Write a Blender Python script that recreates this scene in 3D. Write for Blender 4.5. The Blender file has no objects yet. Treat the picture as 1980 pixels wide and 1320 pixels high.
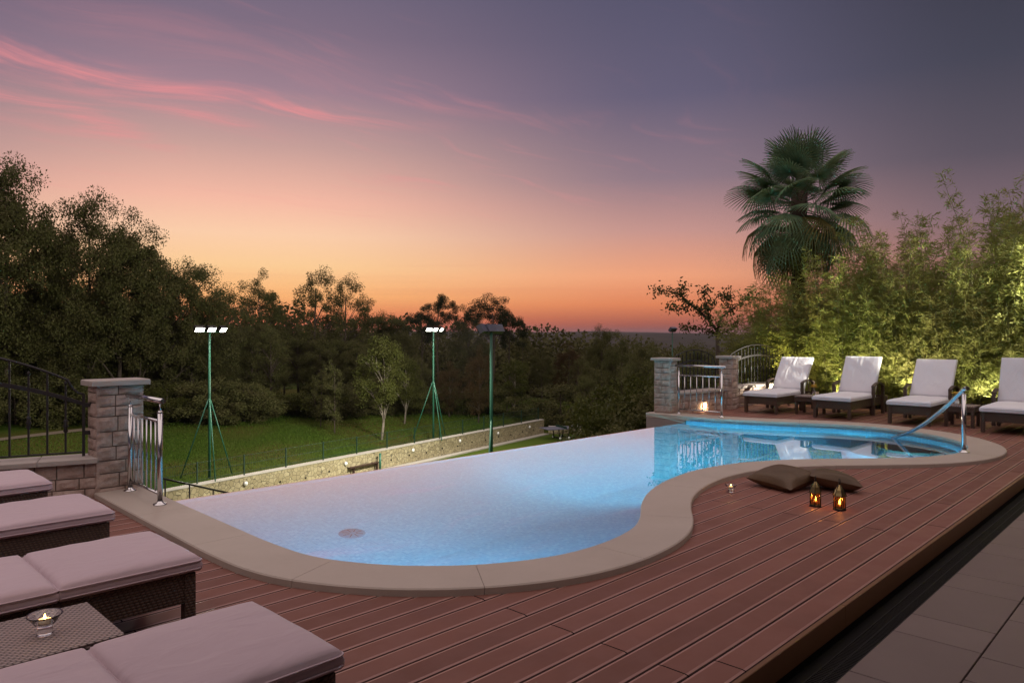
import bpy, bmesh, math, random
import numpy as np
from mathutils import Vector, Matrix

random.seed(7); RNG = np.random.default_rng(11)
R = math.radians
SC = bpy.context.scene
COL = SC.collection

# ------------------------------------------------------------------ camera
HC = 1.45                                   # eye height above the deck
YAW = R(44.3)                               # viewing direction, measured from the board direction (+X)
FPX = 1400.0                                # focal length in pixels of a 1980 wide frame
cam_d = bpy.data.cameras.new('camera'); cam = bpy.data.objects.new('camera', cam_d); COL.objects.link(cam)
cam.location = (0, 0, HC); cam.rotation_euler = (R(90), 0, YAW - R(90))
cam_d.sensor_width = 36; cam_d.lens = FPX / 1980 * 36; cam_d.shift_y = -12 / 1980
cam_d.clip_start = 0.05; cam_d.clip_end = 30000
SC.camera = cam
SC.view_settings.view_transform = 'Standard'; SC.view_settings.look = 'None'
SC.view_settings.exposure = 0.0; SC.view_settings.gamma = 1.0; SC.view_settings.use_curve_mapping = False
SC.cycles.max_bounces = 7; SC.cycles.diffuse_bounces = 2; SC.cycles.glossy_bounces = 3; SC.cycles.transparent_max_bounces = 8; SC.cycles.light_sampling_threshold = .03; SC.cycles.caustics_reflective = False
SC.cycles.sample_clamp_indirect = 4.0

CF, SF = math.cos(YAW), math.sin(YAW)
def at(px, py, fwd):
    """a place seen at photo pixel (px, py) that stands fwd metres ahead"""
    r = (px - 990) / FPX * fwd
    return Vector((fwd * CF + r * SF, fwd * SF - r * CF, HC - (py - 648) / FPX * fwd))
def srgb(r, g, b):
    f = lambda c: (c / 255 / 12.92) if c <= 10 else ((c / 255 + .055) / 1.055) ** 2.4
    return (f(r), f(g), f(b), 1)

# ------------------------------------------------------------------ node helper
class NT:
    def __init__(s, tree): s.t = tree; s.n = tree.nodes; s.l = tree.links
    def new(s, typ, **kw):
        n = s.n.new(typ)
        for k, v in kw.items(): setattr(n, k, v)
        return n
    def put(s, sock, v):
        if isinstance(v, bpy.types.NodeSocket): s.l.new(v, sock)
        else: sock.default_value = v
    def m(s, op, a, b=0.0, c=0.0, clamp=False):
        n = s.new('ShaderNodeMath', operation=op); n.use_clamp = clamp
        s.put(n.inputs[0], a); s.put(n.inputs[1], b); s.put(n.inputs[2], c); return n.outputs[0]
    def mr(s, v, a, b, c=0.0, d=1.0, smooth=True):
        n = s.new('ShaderNodeMapRange', interpolation_type='SMOOTHSTEP' if smooth else 'LINEAR')
        s.put(n.inputs[0], v); s.put(n.inputs[1], a); s.put(n.inputs[2], b); s.put(n.inputs[3], c); s.put(n.inputs[4], d); return n.outputs[0]
    def mix(s, f, a, b, mode='MIX'):
        n = s.new('ShaderNodeMix', data_type='RGBA', blend_type=mode)
        s.put(n.inputs[0], f); s.put(n.inputs[6], a); s.put(n.inputs[7], b); return n.outputs[2]
    def ramp(s, f, stops, interp='EASE'):
        n = s.new('ShaderNodeValToRGB'); cr = n.color_ramp; cr.interpolation = interp
        while len(cr.elements) < len(stops): cr.elements.new(0.5)
        for e, (p, c) in zip(cr.elements, stops): e.position = p; e.color = c
        s.put(n.inputs[0], f); return n.outputs[0]
    def noise(s, vec, scale, detail=3, rough=.5, dist=0.0):
        n = s.new('ShaderNodeTexNoise'); s.put(n.inputs['Scale'], scale); n.inputs['Detail'].default_value = detail
        n.inputs['Roughness'].default_value = rough; n.inputs['Distortion'].default_value = dist
        if vec is not None: s.l.new(vec, n.inputs['Vector'])
        return n.outputs[0]
    def comb(s, x, y, z):
        n = s.new('ShaderNodeCombineXYZ'); s.put(n.inputs[0], x); s.put(n.inputs[1], y); s.put(n.inputs[2], z); return n.outputs[0]
    def sep(s, v):
        n = s.new('ShaderNodeSeparateXYZ'); s.l.new(v, n.inputs[0]); return n.outputs

# ------------------------------------------------------------------ dusk sky
world = bpy.data.worlds.new('World'); SC.world = world; world.use_nodes = True
def build_world():
    g = NT(world.node_tree); g.n.clear()
    tc = g.new('ShaderNodeTexCoord'); x, y, z = g.sep(tc.outputs['Generated'])
    el = g.m('MULTIPLY', g.m('ARCSINE', g.m('MINIMUM', g.m('MAXIMUM', z, 0.0), 1.0)), 57.2958)
    hl = g.m('SQRT', g.m('MAXIMUM', g.m('ADD', g.m('MULTIPLY', x, x), g.m('MULTIPLY', y, y)), 1e-6))
    az0 = YAW + R(20)                                   # where the sun went down
    ca = g.m('DIVIDE', g.m('ADD', g.m('MULTIPLY', x, math.cos(az0)), g.m('MULTIPLY', y, math.sin(az0))), hl)
    az = g.m('MULTIPLY', g.m('ARCCOSINE', g.m('MINIMUM', g.m('MAXIMUM', ca, -1.0), 1.0)), 57.2958)
    t = g.m('DIVIDE', el, 60.0, clamp=True)
    def rp(st): return g.ramp(t, [(e / 60, srgb(*c)) for e, c in st], 'LINEAR')
    r0 = rp([(0, (196, 92, 74)), (1.2, (232, 124, 80)), (3, (255, 184, 118)), (5.2, (255, 207, 152)), (7.5, (254, 208, 172)),
             (10, (247, 188, 166)), (14, (200, 160, 154)), (18, (158, 130, 144)), (22, (128, 111, 130)), (25.5, (112, 102, 124)), (40, (78, 80, 106)), (60, (56, 60, 88))])
    r1 = rp([(0, (118, 72, 76)), (.9, (172, 92, 74)), (2.4, (228, 134, 90)), (4.6, (242, 164, 124)), (8, (200, 150, 142)),
             (12, (144, 122, 134)), (18, (102, 96, 120)), (25.5, (86, 84, 108)), (40, (64, 66, 92)), (60, (52, 54, 80))])
    r2 = rp([(0, (104, 74, 78)), (2, (150, 100, 92)), (5, (150, 112, 110)), (8, (126, 104, 112)), (12, (92, 84, 96)),
             (18, (70, 70, 85)), (25.5, (58, 58, 72)), (60, (50, 52, 74))])
    r3 = rp([(0, (74, 68, 82)), (8, (66, 64, 80)), (25, (54, 55, 72)), (60, (46, 48, 68))])
    c = g.mix(g.mr(az, 2, 33), r0, r1)
    c = g.mix(g.mr(az, 31, 55), c, r2)
    c = g.mix(g.mr(az, 53, 120), c, r3)
    # thin cirrus on a flat cloud deck, lit from below the horizon
    zi = g.m('MAXIMUM', z, .06)
    px = g.m('DIVIDE', x, zi); py = g.m('DIVIDE', y, zi)
    pw = g.noise(g.comb(px, py, 0.3), .9, 2)
    pyw = g.m('ADD', py, g.m('MULTIPLY', g.m('SUBTRACT', pw, .5), .9))
    pv = g.comb(g.m('MULTIPLY', px, .55), g.m('MULTIPLY', pyw, 2.6), 0.0)
    n1 = g.noise(pv, 1.5, 5, .55)
    st = g.mr(n1, .53, .80)
    keep = g.m('MULTIPLY', g.mr(az, 46, 16), g.m('MULTIPLY', g.mr(el, 7, 12), g.mr(el, 34, 20)))
    st = g.m('MULTIPLY', g.m('MULTIPLY', st, keep), .36)
    fine = g.noise(g.comb(g.m('MULTIPLY', px, 1.4), g.m('MULTIPLY', pyw, 14.0), 1.0), 1.0, 5, .6)
    fine2 = g.noise(g.comb(g.m('ADD', g.m('MULTIPLY', px, 2.6), g.m('MULTIPLY', py, 1.7)), g.m('MULTIPLY', pyw, 5.0), 4.0), 1.3, 4, .6)
    def streak(yc0, k, w, xa, xb, amp):
        yc = g.m('SUBTRACT', yc0, g.m('MULTIPLY', g.m('POWER', g.m('MAXIMUM', px, 0.0), 3.0), k))
        wob = g.m('MULTIPLY', g.m('SUBTRACT', pw, .5), .35)
        d = g.m('DIVIDE', g.m('SUBTRACT', g.m('ADD', py, wob), yc), g.m('MULTIPLY', w, g.m('ADD', .2, g.m('MULTIPLY', fine2, 2.4))))
        e = g.m('EXPONENT', g.m('MULTIPLY', g.m('MULTIPLY', d, d), -1.0))
        e = g.m('MULTIPLY', e, g.m('MULTIPLY', g.mr(px, xa - .5, xa + .3), g.mr(px, xb + .35, xb - .5)))
        return g.m('MULTIPLY', g.m('MULTIPLY', e, g.m('MULTIPLY', g.mr(fine, .30, .66, .22, 1.0), g.mr(fine2, .30, .62, .35, 1.0))), amp)
    tot = st
    for a in [(3.1, .033, .080, .3, 2.1, .72), (3.30, -.028, .065, .95, 1.7, .6), (3.58, -.16, .09, .75, 1.45, .62),
              (2.50, .01, .13, .5, 1.6, .14), (4.0, -.02, .10, .75, 1.35, .3), (2.60, .02, .05, 1.8, 2.5, .22)]:
        tot = g.m('ADD', tot, streak(*a))
    tot = g.m('MULTIPLY', g.m('MINIMUM', tot, .85), g.mr(z, .06, .14))
    c = g.mix(tot, c, srgb(240, 146, 148))
    # low haze bands over the horizon
    hb = g.noise(g.comb(g.m('MULTIPLY', az, .02), g.m('MULTIPLY', el, .9), 2.0), 1.6, 3)
    hbm = g.m('MULTIPLY', g.mr(hb, .5, .75), g.m('MULTIPLY', g.mr(el, .8, 2.2), g.mr(el, 9, 4)))
    c = g.mix(g.m('MULTIPLY', hbm, .13), c, srgb(214, 112, 92))
    # first stars
    vo = g.new('ShaderNodeTexVoronoi'); vo.inputs['Scale'].default_value = 34; g.l.new(tc.outputs['Generated'], vo.inputs['Vector'])
    s_on = g.m('LESS_THAN', vo.outputs['Distance'], .020)
    cr = g.sep(vo.outputs['Color'])[0]
    s_on = g.m('MULTIPLY', g.m('MULTIPLY', s_on, g.m('GREATER_THAN', cr, .90)), g.m('MULTIPLY', g.mr(az, 26, 50), g.mr(el, 8, 16)))
    c = g.mix(g.m('MULTIPLY', s_on, .5), c, (.6, .6, .7, 1))
    bg = g.new('ShaderNodeBackground'); g.l.new(c, bg.inputs[0]); bg.inputs[1].default_value = 1.0
    out = g.new('ShaderNodeOutputWorld'); g.l.new(bg.outputs[0], out.inputs[0])
build_world()

# soft afterglow of the whole evening sky above the terrace (sun already down: weak, very wide)
sd = bpy.data.lights.new('sun', 'SUN'); sun = bpy.data.objects.new('sun', sd); COL.objects.link(sun)
sd.energy = 2.1; sd.angle = R(112); sd.color = (1.0, .82, .76)
saz = YAW + R(180)
sun.rotation_euler = Vector((math.cos(saz) * math.cos(R(78)), math.sin(saz) * math.cos(R(78)), math.sin(R(78)))).to_track_quat('Z', 'Y').to_euler()

# ------------------------------------------------------------------ materials
def mat(name, build):
    m = bpy.data.materials.new(name); m.use_nodes = True
    g = NT(m.node_tree); bs = m.node_tree.nodes['Principled BSDF']; build(g, bs, m); return m
def oc(g): return g.new('ShaderNodeTexCoord').outputs['Object']
def world_pos(g): return g.new('ShaderNodeNewGeometry').outputs['Position']
def bump(g, bs, h, strength=.3, dist=.01):
    b = g.new('ShaderNodeBump'); b.inputs['Strength'].default_value = strength; b.inputs['Distance'].default_value = dist
    g.put(b.inputs['Height'], h); g.l.new(b.outputs[0], bs.inputs['Normal'])
def rnd(g): return g.new('ShaderNodeObjectInfo').outputs['Random']
def simple(name, col, rough=.5, metal=0.0, var=.12, scale=8, bstr=.15, **kw):
    def f(g, bs, m):
        n = g.noise(oc(g), scale, 4)
        c = g.mix(n, tuple(v * (1 - var) for v in col[:3]) + (1,), tuple(min(1, v * (1 + var)) for v in col[:3]) + (1,))
        g.l.new(c, bs.inputs['Base Color']); bs.inputs['Roughness'].default_value = rough; bs.inputs['Metallic'].default_value = metal
        if bstr: bump(g, bs, g.noise(oc(g), scale * 6, 3), bstr, .004)
        for k, v in kw.items(): bs.inputs[k].default_value = v
    return mat(name, f)
def emit(name, col, strength):
    def f(g, bs, m):
        bs.inputs['Base Color'].default_value = (*col, 1); bs.inputs['Emission Color'].default_value = (*col, 1); bs.inputs['Emission Strength'].default_value = strength
    return mat(name, f)

def f_plank(g, bs, m):
    r = rnd(g); o = oc(g)
    st = g.new('ShaderNodeMapping'); st.inputs['Scale'].default_value = (1.2, 70, 20); g.l.new(world_pos(g), st.inputs[0])
    n = g.noise(st.outputs[0], 3, 5, .6); blot = g.noise(world_pos(g), 2.3, 4)
    c = g.mix(r, (.145, .060, .044, 1), (.225, .096, .072, 1))
    c = g.mix(g.m('MULTIPLY', n, .55), c, (.25, .108, .082, 1))
    c = g.mix(g.mr(blot, .45, .75, 0, .35), c, (.13, .053, .040, 1))
    g.l.new(c, bs.inputs['Base Color'])
    g.put(bs.inputs['Roughness'], g.mr(g.noise(world_pos(g), 5, 3), .3, .7, .55, .72)); bs.inputs['Specular IOR Level'].default_value = .3; bump(g, bs, n, .35, .0015)
M_PLANK = mat('plank', f_plank)
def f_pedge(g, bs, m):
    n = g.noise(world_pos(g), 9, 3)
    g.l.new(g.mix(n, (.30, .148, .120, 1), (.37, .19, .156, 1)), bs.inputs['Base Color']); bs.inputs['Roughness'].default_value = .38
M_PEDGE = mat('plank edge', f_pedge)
M_DARK = simple('dark underside', (.012, .009, .008), .9)
M_GROOVE = simple('plank groove', (.055, .022, .016), .8)
M_FASCIA = simple('fascia', (.17, .075, .030), .5, scale=4)
def f_coping(g, bs, m):
    w = world_pos(g); n = g.noise(w, 2.2, 5, .6); n2 = g.noise(w, 34, 4, .6); r = rnd(g)
    c = g.mix(n, (.38, .315, .27, 1), (.49, .415, .36, 1)); c = g.mix(g.mr(g.noise(w, .9, 6, .65), .48, .72, 0, .55), c, (.36, .29, .235, 1)); c = g.mix(g.m('MULTIPLY', n2, .3), c, (.32, .26, .22, 1))
    c = g.mix(g.m('MULTIPLY', r, .25), c, (.44, .365, .315, 1))
    g.l.new(c, bs.inputs['Base Color']); bs.inputs['Roughness'].default_value = .65; bump(g, bs, n2, .12, .002)
M_COPING = mat('coping limestone', f_coping)
def f_slab(g, bs, m):
    w = world_pos(g); n = g.noise(w, 3, 5, .6); n2 = g.noise(w, 60, 3); r = rnd(g)
    c = g.mix(n, (.165, .118, .106, 1), (.225, .165, .148, 1)); c = g.mix(g.m('MULTIPLY', r, .4), c, (.14, .10, .088, 1))
    g.l.new(c, bs.inputs['Base Color']); bs.inputs['Roughness'].default_value = .5; bump(g, bs, n2, .1, .001)
M_SLAB = mat('paving stone', f_slab)
def f_stone(g, bs, m):
    r = rnd(g); o = world_pos(g); n = g.noise(o, 9, 6, .65); n2 = g.noise(o, 45, 4, .7)
    c = g.mix(r, (.42, .31, .27, 1), (.54, .42, .365, 1))
    c = g.mix(g.mr(n, .35, .7), c, (.31, .21, .17, 1)); c = g.mix(g.mr(n2, .55, .8, 0, .5), c, (.58, .48, .40, 1))
    g.l.new(c, bs.inputs['Base Color']); bs.inputs['Roughness'].default_value = .85
    bump(g, bs, g.m('ADD', n, g.m('MULTIPLY', n2, .5)), .7, .012)
M_STONE = mat('rough stone', f_stone)
M_MORTAR = simple('mortar', (.17, .13, .105), .95, scale=30)
M_CAP = simple('cap stone', (.40, .345, .315), .7, scale=10, var=.14, bstr=.2)
M_IRON = simple('wrought iron', (.030, .026, .027), .55, .4, scale=20)
M_STEEL = simple('stainless steel', (.62, .60, .60), .16, 1.0, var=.04, bstr=0)
M_GREEN = simple('green paint', (.016, .10, .062), .45, .0, scale=10)
M_FENCE = simple('fence green', (.008, .03, .018), .5)
def f_cushion(g, bs, m, a=(.53, .40, .44), b=(.58, .44, .485)):
    o = oc(g); r = rnd(g)
    c = g.mix(r, (*a, 1), (*b, 1))
    c = g.mix(g.mr(g.noise(o, 3, 4), .4, .8, 0, .2), c, (*[v * .88 for v in a], 1))
    g.l.new(c, bs.inputs['Base Color']); bs.inputs['Roughness'].default_value = .9
    sh = bs.inputs.get('Sheen Weight'); sh.default_value = .25
    mp = g.new('ShaderNodeMapping'); mp.inputs['Scale'].default_value = (1, 2.2, 1); g.l.new(o, mp.inputs[0])
    fold = g.noise(mp.outputs[0], 3.2, 3, .5, 1.0); fine = g.noise(o, 420, 2)
    bump(g, bs, g.m('ADD', fold, g.m('MULTIPLY', fine, .03)), .5, .03)
M_CUSH = mat('canvas toned dim', f_cushion)  # left loungers: same canvas, their dimmer light put into the colour
M_CUSH_LIT = mat('canvas toned bright', lambda g, bs, m: f_cushion(g, bs, m, (.72, .71, .76), (.77, .76, .81)))  # right loungers: lit copy of that canvas, brighter light put into the colour
def f_pillow(g, bs, m):
    o = oc(g); n = g.noise(o, 6, 4, .6, .6)
    c = g.mix(n, (.070, .042, .022, 1), (.13, .082, .046, 1))
    g.l.new(c, bs.inputs['Base Color']); bs.inputs['Roughness'].default_value = .5; bs.inputs['Specular IOR Level'].default_value = .3
    bump(g, bs, g.m('ADD', n, g.m('MULTIPLY', g.noise(o, 300, 2), .05)), .4, .03)
M_PILLOW = mat('brown pillow satin', f_pillow)
def weave(name, dark, light, s):
    def f(g, bs, m):
        o = oc(g); x, y, z = g.sep(o)
        a = g.m('ADD', x, g.m('MULTIPLY', z, .0)); 
        # basket weave from two crossing sets of strands
        u = g.m('MULTIPLY', g.m('ADD', x, g.m('MULTIPLY', 0.37, z)), s); v = g.m('MULTIPLY', g.m('ADD', y, z), s * 1.6)
        row = g.m('MODULO', g.m('FLOOR', v), 2.0)
        su = g.m('ABSOLUTE', g.m('SINE', g.m('MULTIPLY', g.m('ADD', u, g.m('MULTIPLY', row, .5)), math.pi)))
        sv = g.m('ABSOLUTE', g.m('SINE', g.m('MULTIPLY', v, math.pi)))
        h = g.m('MULTIPLY', g.m('POWER', su, .6), g.m('POWER', sv, .5))
        c = g.mix(h, (*dark, 1), (*light, 1)); c = g.mix(g.m('MULTIPLY', g.noise(o, 5, 3), .3), c, (*dark, 1))
        g.l.new(c, bs.inputs['Base Color']); bs.inputs['Roughness'].default_value = .42; bump(g, bs, h, .8, .006)
    return mat(name, f)
M_WICK = weave('brown wicker', (.022, .013, .009), (.13, .078, .054), 46)
M_WICKT = weave('table wicker', (.04, .026, .022), (.52, .40, .37), 40)
def f_tile(g, bs, m):
    w = world_pos(g); x, y, z = g.sep(w); s = 34.0
    nrm = g.new('ShaderNodeNewGeometry').outputs['Normal']; nx, ny, nz = g.sep(nrm)
    flat = g.m('GREATER_THAN', g.m('ABSOLUTE', nz), .5)
    u = g.m('MULTIPLY', g.m('ADD', x, g.m('MULTIPLY', y, g.m('SUBTRACT', 1.0, flat))), s)
    v = g.m('MULTIPLY', g.m('ADD', g.m('MULTIPLY', y, flat), g.m('MULTIPLY', z, g.m('SUBTRACT', 1.0, flat))), s)
    wn = g.new('ShaderNodeTexWhiteNoise', noise_dimensions='2D'); g.l.new(g.comb(g.m('FLOOR', u), g.m('FLOOR', v), 0.0), wn.inputs[0])
    k = wn.outputs[0]
    fu = g.m('ABSOLUTE', g.m('SUBTRACT', g.m('FRACT', u), .5)); fv = g.m('ABSOLUTE', g.m('SUBTRACT', g.m('FRACT', v), .5))
    gr = g.mr(g.m('MAXIMUM', fu, fv), .41, .46)
    c = g.ramp(k, [(0, (.09, .38, .60, 1)), (.4, (.12, .43, .65, 1)), (.8, (.15, .48, .69, 1)), (1, (.22, .55, .74, 1))], 'LINEAR')
    c = g.mix(gr, c, (.20, .50, .68, 1))
    g.l.new(c, bs.inputs['Base Color']); bs.inputs['Roughness'].default_value = .3
M_TILE = mat('blue glass mosaic', f_tile)
def f_water(g, bs, m):
    bs.inputs['Base Color'].default_value = (1, 1, 1, 1); bs.inputs['Roughness'].default_value = 0.0
    bs.inputs['IOR'].default_value = 1.6; bs.inputs['Coat Weight'].default_value = 1.0; bs.inputs['Coat IOR'].default_value = 1.7; bs.inputs['Coat Roughness'].default_value = 0.0; bs.inputs['Transmission Weight'].default_value = 1.0
    bump(g, bs, g.noise(world_pos(g), 5.0, 2, .5), .05, .004)
M_WATER = mat('still water', f_water)
M_STEP_SHADE = simple('shaded grey step', (.09, .12, .125), .5)  # upper step: shadow from the underwater light put into its dark colour
def f_glass(col, rough=0.0):
    def f(g, bs, m):
        bs.inputs['Base Color'].default_value = (*col, 1); bs.inputs['Roughness'].default_value = rough
        bs.inputs['IOR'].default_value = 1.45; bs.inputs['Transmission Weight'].default_value = 1.0
    return f
M_GLASS = mat('clear glass', f_glass((1, 1, 1)))
def f_amber(g, bs, m):
    tr = g.new('ShaderNodeBsdfTransparent'); tr.inputs[0].default_value = (1.0, .55, .22, 1)
    gl = g.new('ShaderNodeBsdfGlossy'); gl.inputs[1].default_value = .1; gl.inputs[0].default_value = (.6, .5, .4, 1)
    mx = g.new('ShaderNodeMixShader'); mx.inputs[0].default_value = .12; g.l.new(tr.outputs[0], mx.inputs[1]); g.l.new(gl.outputs[0], mx.inputs[2])
    g.l.new(mx.outputs[0], m.node_tree.nodes['Material Output'].inputs[0])
M_AMBER = mat('amber glass', f_amber)
M_BRASS = simple('aged brass', (.30, .22, .10), .35, 1.0, var=.3, scale=30)
M_BLACKM = simple('blackened metal', (.02, .016, .013), .5, .6)
M_WAX = simple('wax', (.75, .62, .45), .5)
M_FLAME = emit('candle flame', (1.0, .52, .14), 22)
M_FLOOD = emit('floodlight lens', (1.0, .98, .88), 14)
M_LAMPW = emit('warm lamp glass', (1.0, .70, .38), 9)
M_POOLL = emit('pool lamp lens', (.75, .95, 1.0), 4)
M_SPOTL = emit('spot lens', (1.0, .93, .70), 8)
M_WOODD = simple('dark bench wood', (.040, .018, .012), .6, scale=14)
M_CONC = simple('pale concrete', (.36, .33, .29), .85, scale=6)
M_WHITE = simple('white paint', (.75, .74, .72), .5)
M_TT = simple('grey blue table', (.10, .10, .135), .5)
M_SOIL = simple('soil', (.05, .034, .022), .95, scale=12, bstr=.5)
M_PETAL = simple('yellow petal', (.90, .52, .05), .6, var=.25)
M_STEM = simple('green stem', (.05, .10, .03), .6)
M_PORC = simple('white vase', (.72, .70, .68), .2, bstr=0)

def leafmat(name, ca, cb, cc, trans=.35, rough=.55, scale=1.2):
    def f(g, bs, m):
        r = rnd(g); n = g.noise(world_pos(g), scale, 3); n2 = g.new('ShaderNodeTexWhiteNoise', noise_dimensions='3D')
        g.l.new(g.new('ShaderNodeNewGeometry').outputs['Random Per Island'], n2.inputs[0]) if False else None
        k = g.new('ShaderNodeNewGeometry').outputs['Random Per Island']
        c = g.mix(k, (*ca, 1), (*cb, 1)); c = g.mix(g.m('MULTIPLY', g.mr(n, .4, .7), .6), c, (*cc, 1)); c = g.mix(g.m('MULTIPLY', r, .3), c, (*cc, 1))
        g.l.new(c, bs.inputs['Base Color']); bs.inputs['Roughness'].default_value = rough
        bs.inputs['Specular IOR Level'].default_value = .12
        tr = g.new('ShaderNodeBsdfTranslucent'); g.l.new(c, tr.inputs[0])
        mx = g.new('ShaderNodeMixShader'); mx.inputs[0].default_value = trans
        g.l.new(bs.outputs[0], mx.inputs[1]); g.l.new(tr.outputs[0], mx.inputs[2])
        g.l.new(mx.outputs[0], m.node_tree.nodes['Material Output'].inputs[0])
    return mat(name, f)
M_LEAF = leafmat('broad leaf', (.080, .090, .032), (.135, .138, .046), (.105, .088, .038))
M_LEAFB = leafmat('bronze leaf', (.075, .045, .020), (.10, .057, .024), (.055, .048, .018))
M_LEAFY = leafmat('fresh leaf', (.060, .074, .016), (.095, .10, .024), (.066, .062, .018))
M_PINE = leafmat('pine needle', (.020, .034, .016), (.038, .052, .02), (.03, .03, .014), .1)
M_BAM = leafmat('bamboo leaf', (.19, .235, .045), (.36, .38, .11), (.28, .24, .09), .4, .5, .9)
M_PALM = leafmat('palm leaf', (.10, .18, .11), (.17, .27, .15), (.20, .21, .08), .2, .4, 1.0)
M_PALMDRY = leafmat('old palm leaf', (.15, .115, .03), (.22, .17, .05), (.08, .09, .03), .25, .5, 1.0)
M_BARK = simple('bark', (.075, .055, .042), .9, scale=6, var=.35, bstr=.8)
M_BARKP = simple('pale bark', (.21, .175, .14), .9, scale=6, var=.3, bstr=.6)
M_PTRUNK = simple('palm fibre', (.055, .034, .022), .95, scale=25, var=.5, bstr=1.0)
M_CULM = simple('bamboo cane', (.16, .16, .05), .4, scale=5)
def f_ground(g, bs, m):
    w = world_pos(g); n = g.noise(w, .12, 4); n2 = g.noise(w, 1.6, 5, .65); n3 = g.noise(w, 14, 4, .7)
    c = g.mix(n2, (.030, .066, .007, 1), (.058, .105, .011, 1)); c = g.mix(g.mr(n, .42, .66), c, (.085, .080, .018, 1))
    c = g.mix(g.mr(n3, .5, .75, 0, .5), c, (.030, .034, .010, 1))
    x, y, z = g.sep(w); far = g.m('SQRT', g.m('ADD', g.m('MULTIPLY', x, x), g.m('MULTIPLY', y, y)))
    c = g.mix(g.mr(far, 62, 95), c, g.mix(g.mr(g.noise(w, .006, 4), .4, .65), (.020, .021, .012, 1), (.040, .036, .020, 1)))
    g.l.new(c, bs.inputs['Base Color']); bs.inputs['Roughness'].default_value = .9; bs.inputs['Specular IOR Level'].default_value = .05; bump(g, bs, g.m('ADD', n3, n2), .8, .15)
M_GROUND = mat('meadow', f_ground)
def f_court(g, bs, m):
    w = world_pos(g); n = g.noise(w, .35, 4); n2 = g.noise(w, 20, 3)
    c = g.mix(n, (.05, .082, .010, 1), (.075, .105, .016, 1)); c = g.mix(g.m('MULTIPLY', n2, .25), c, (.04, .06, .012, 1))
    g.l.new(c, bs.inputs['Base Color']); bs.inputs['Roughness'].default_value = .9; bs.inputs['Specular IOR Level'].default_value = .05
M_COURT = mat('artificial turf', f_court)
def f_crazy(g, bs, m):
    w = world_pos(g)
    v1 = g.new('ShaderNodeTexVoronoi', feature='DISTANCE_TO_EDGE'); v1.inputs['Scale'].default_value = 5.0; g.l.new(w, v1.inputs['Vector'])
    v2 = g.new('ShaderNodeTexVoronoi'); v2.inputs['Scale'].default_value = 5.0; g.l.new(w, v2.inputs['Vector'])
    c = g.mix(g.sep(v2.outputs['Color'])[0], (.25, .205, .115, 1), (.38, .325, .20, 1)); c = g.mix(g.mr(g.noise(w, 4, 4), .45, .7, 0, .5), c, (.26, .21, .13, 1))
    e = g.mr(v1.outputs['Distance'], .012, .05); c = g.mix(e, (.10, .085, .055, 1), c)
    g.l.new(c, bs.inputs['Base Color']); bs.inputs['Roughness'].default_value = .9; bump(g, bs, e, .6, .04)
M_CRAZY = mat('crazy stone cladding', f_crazy)
M_PLASTER = simple('terrace render', (.30, .25, .235), .85, scale=3)
M_HILL = simple('far hill', (.05, .055, .04), .95, scale=.01, bstr=0)

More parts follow.
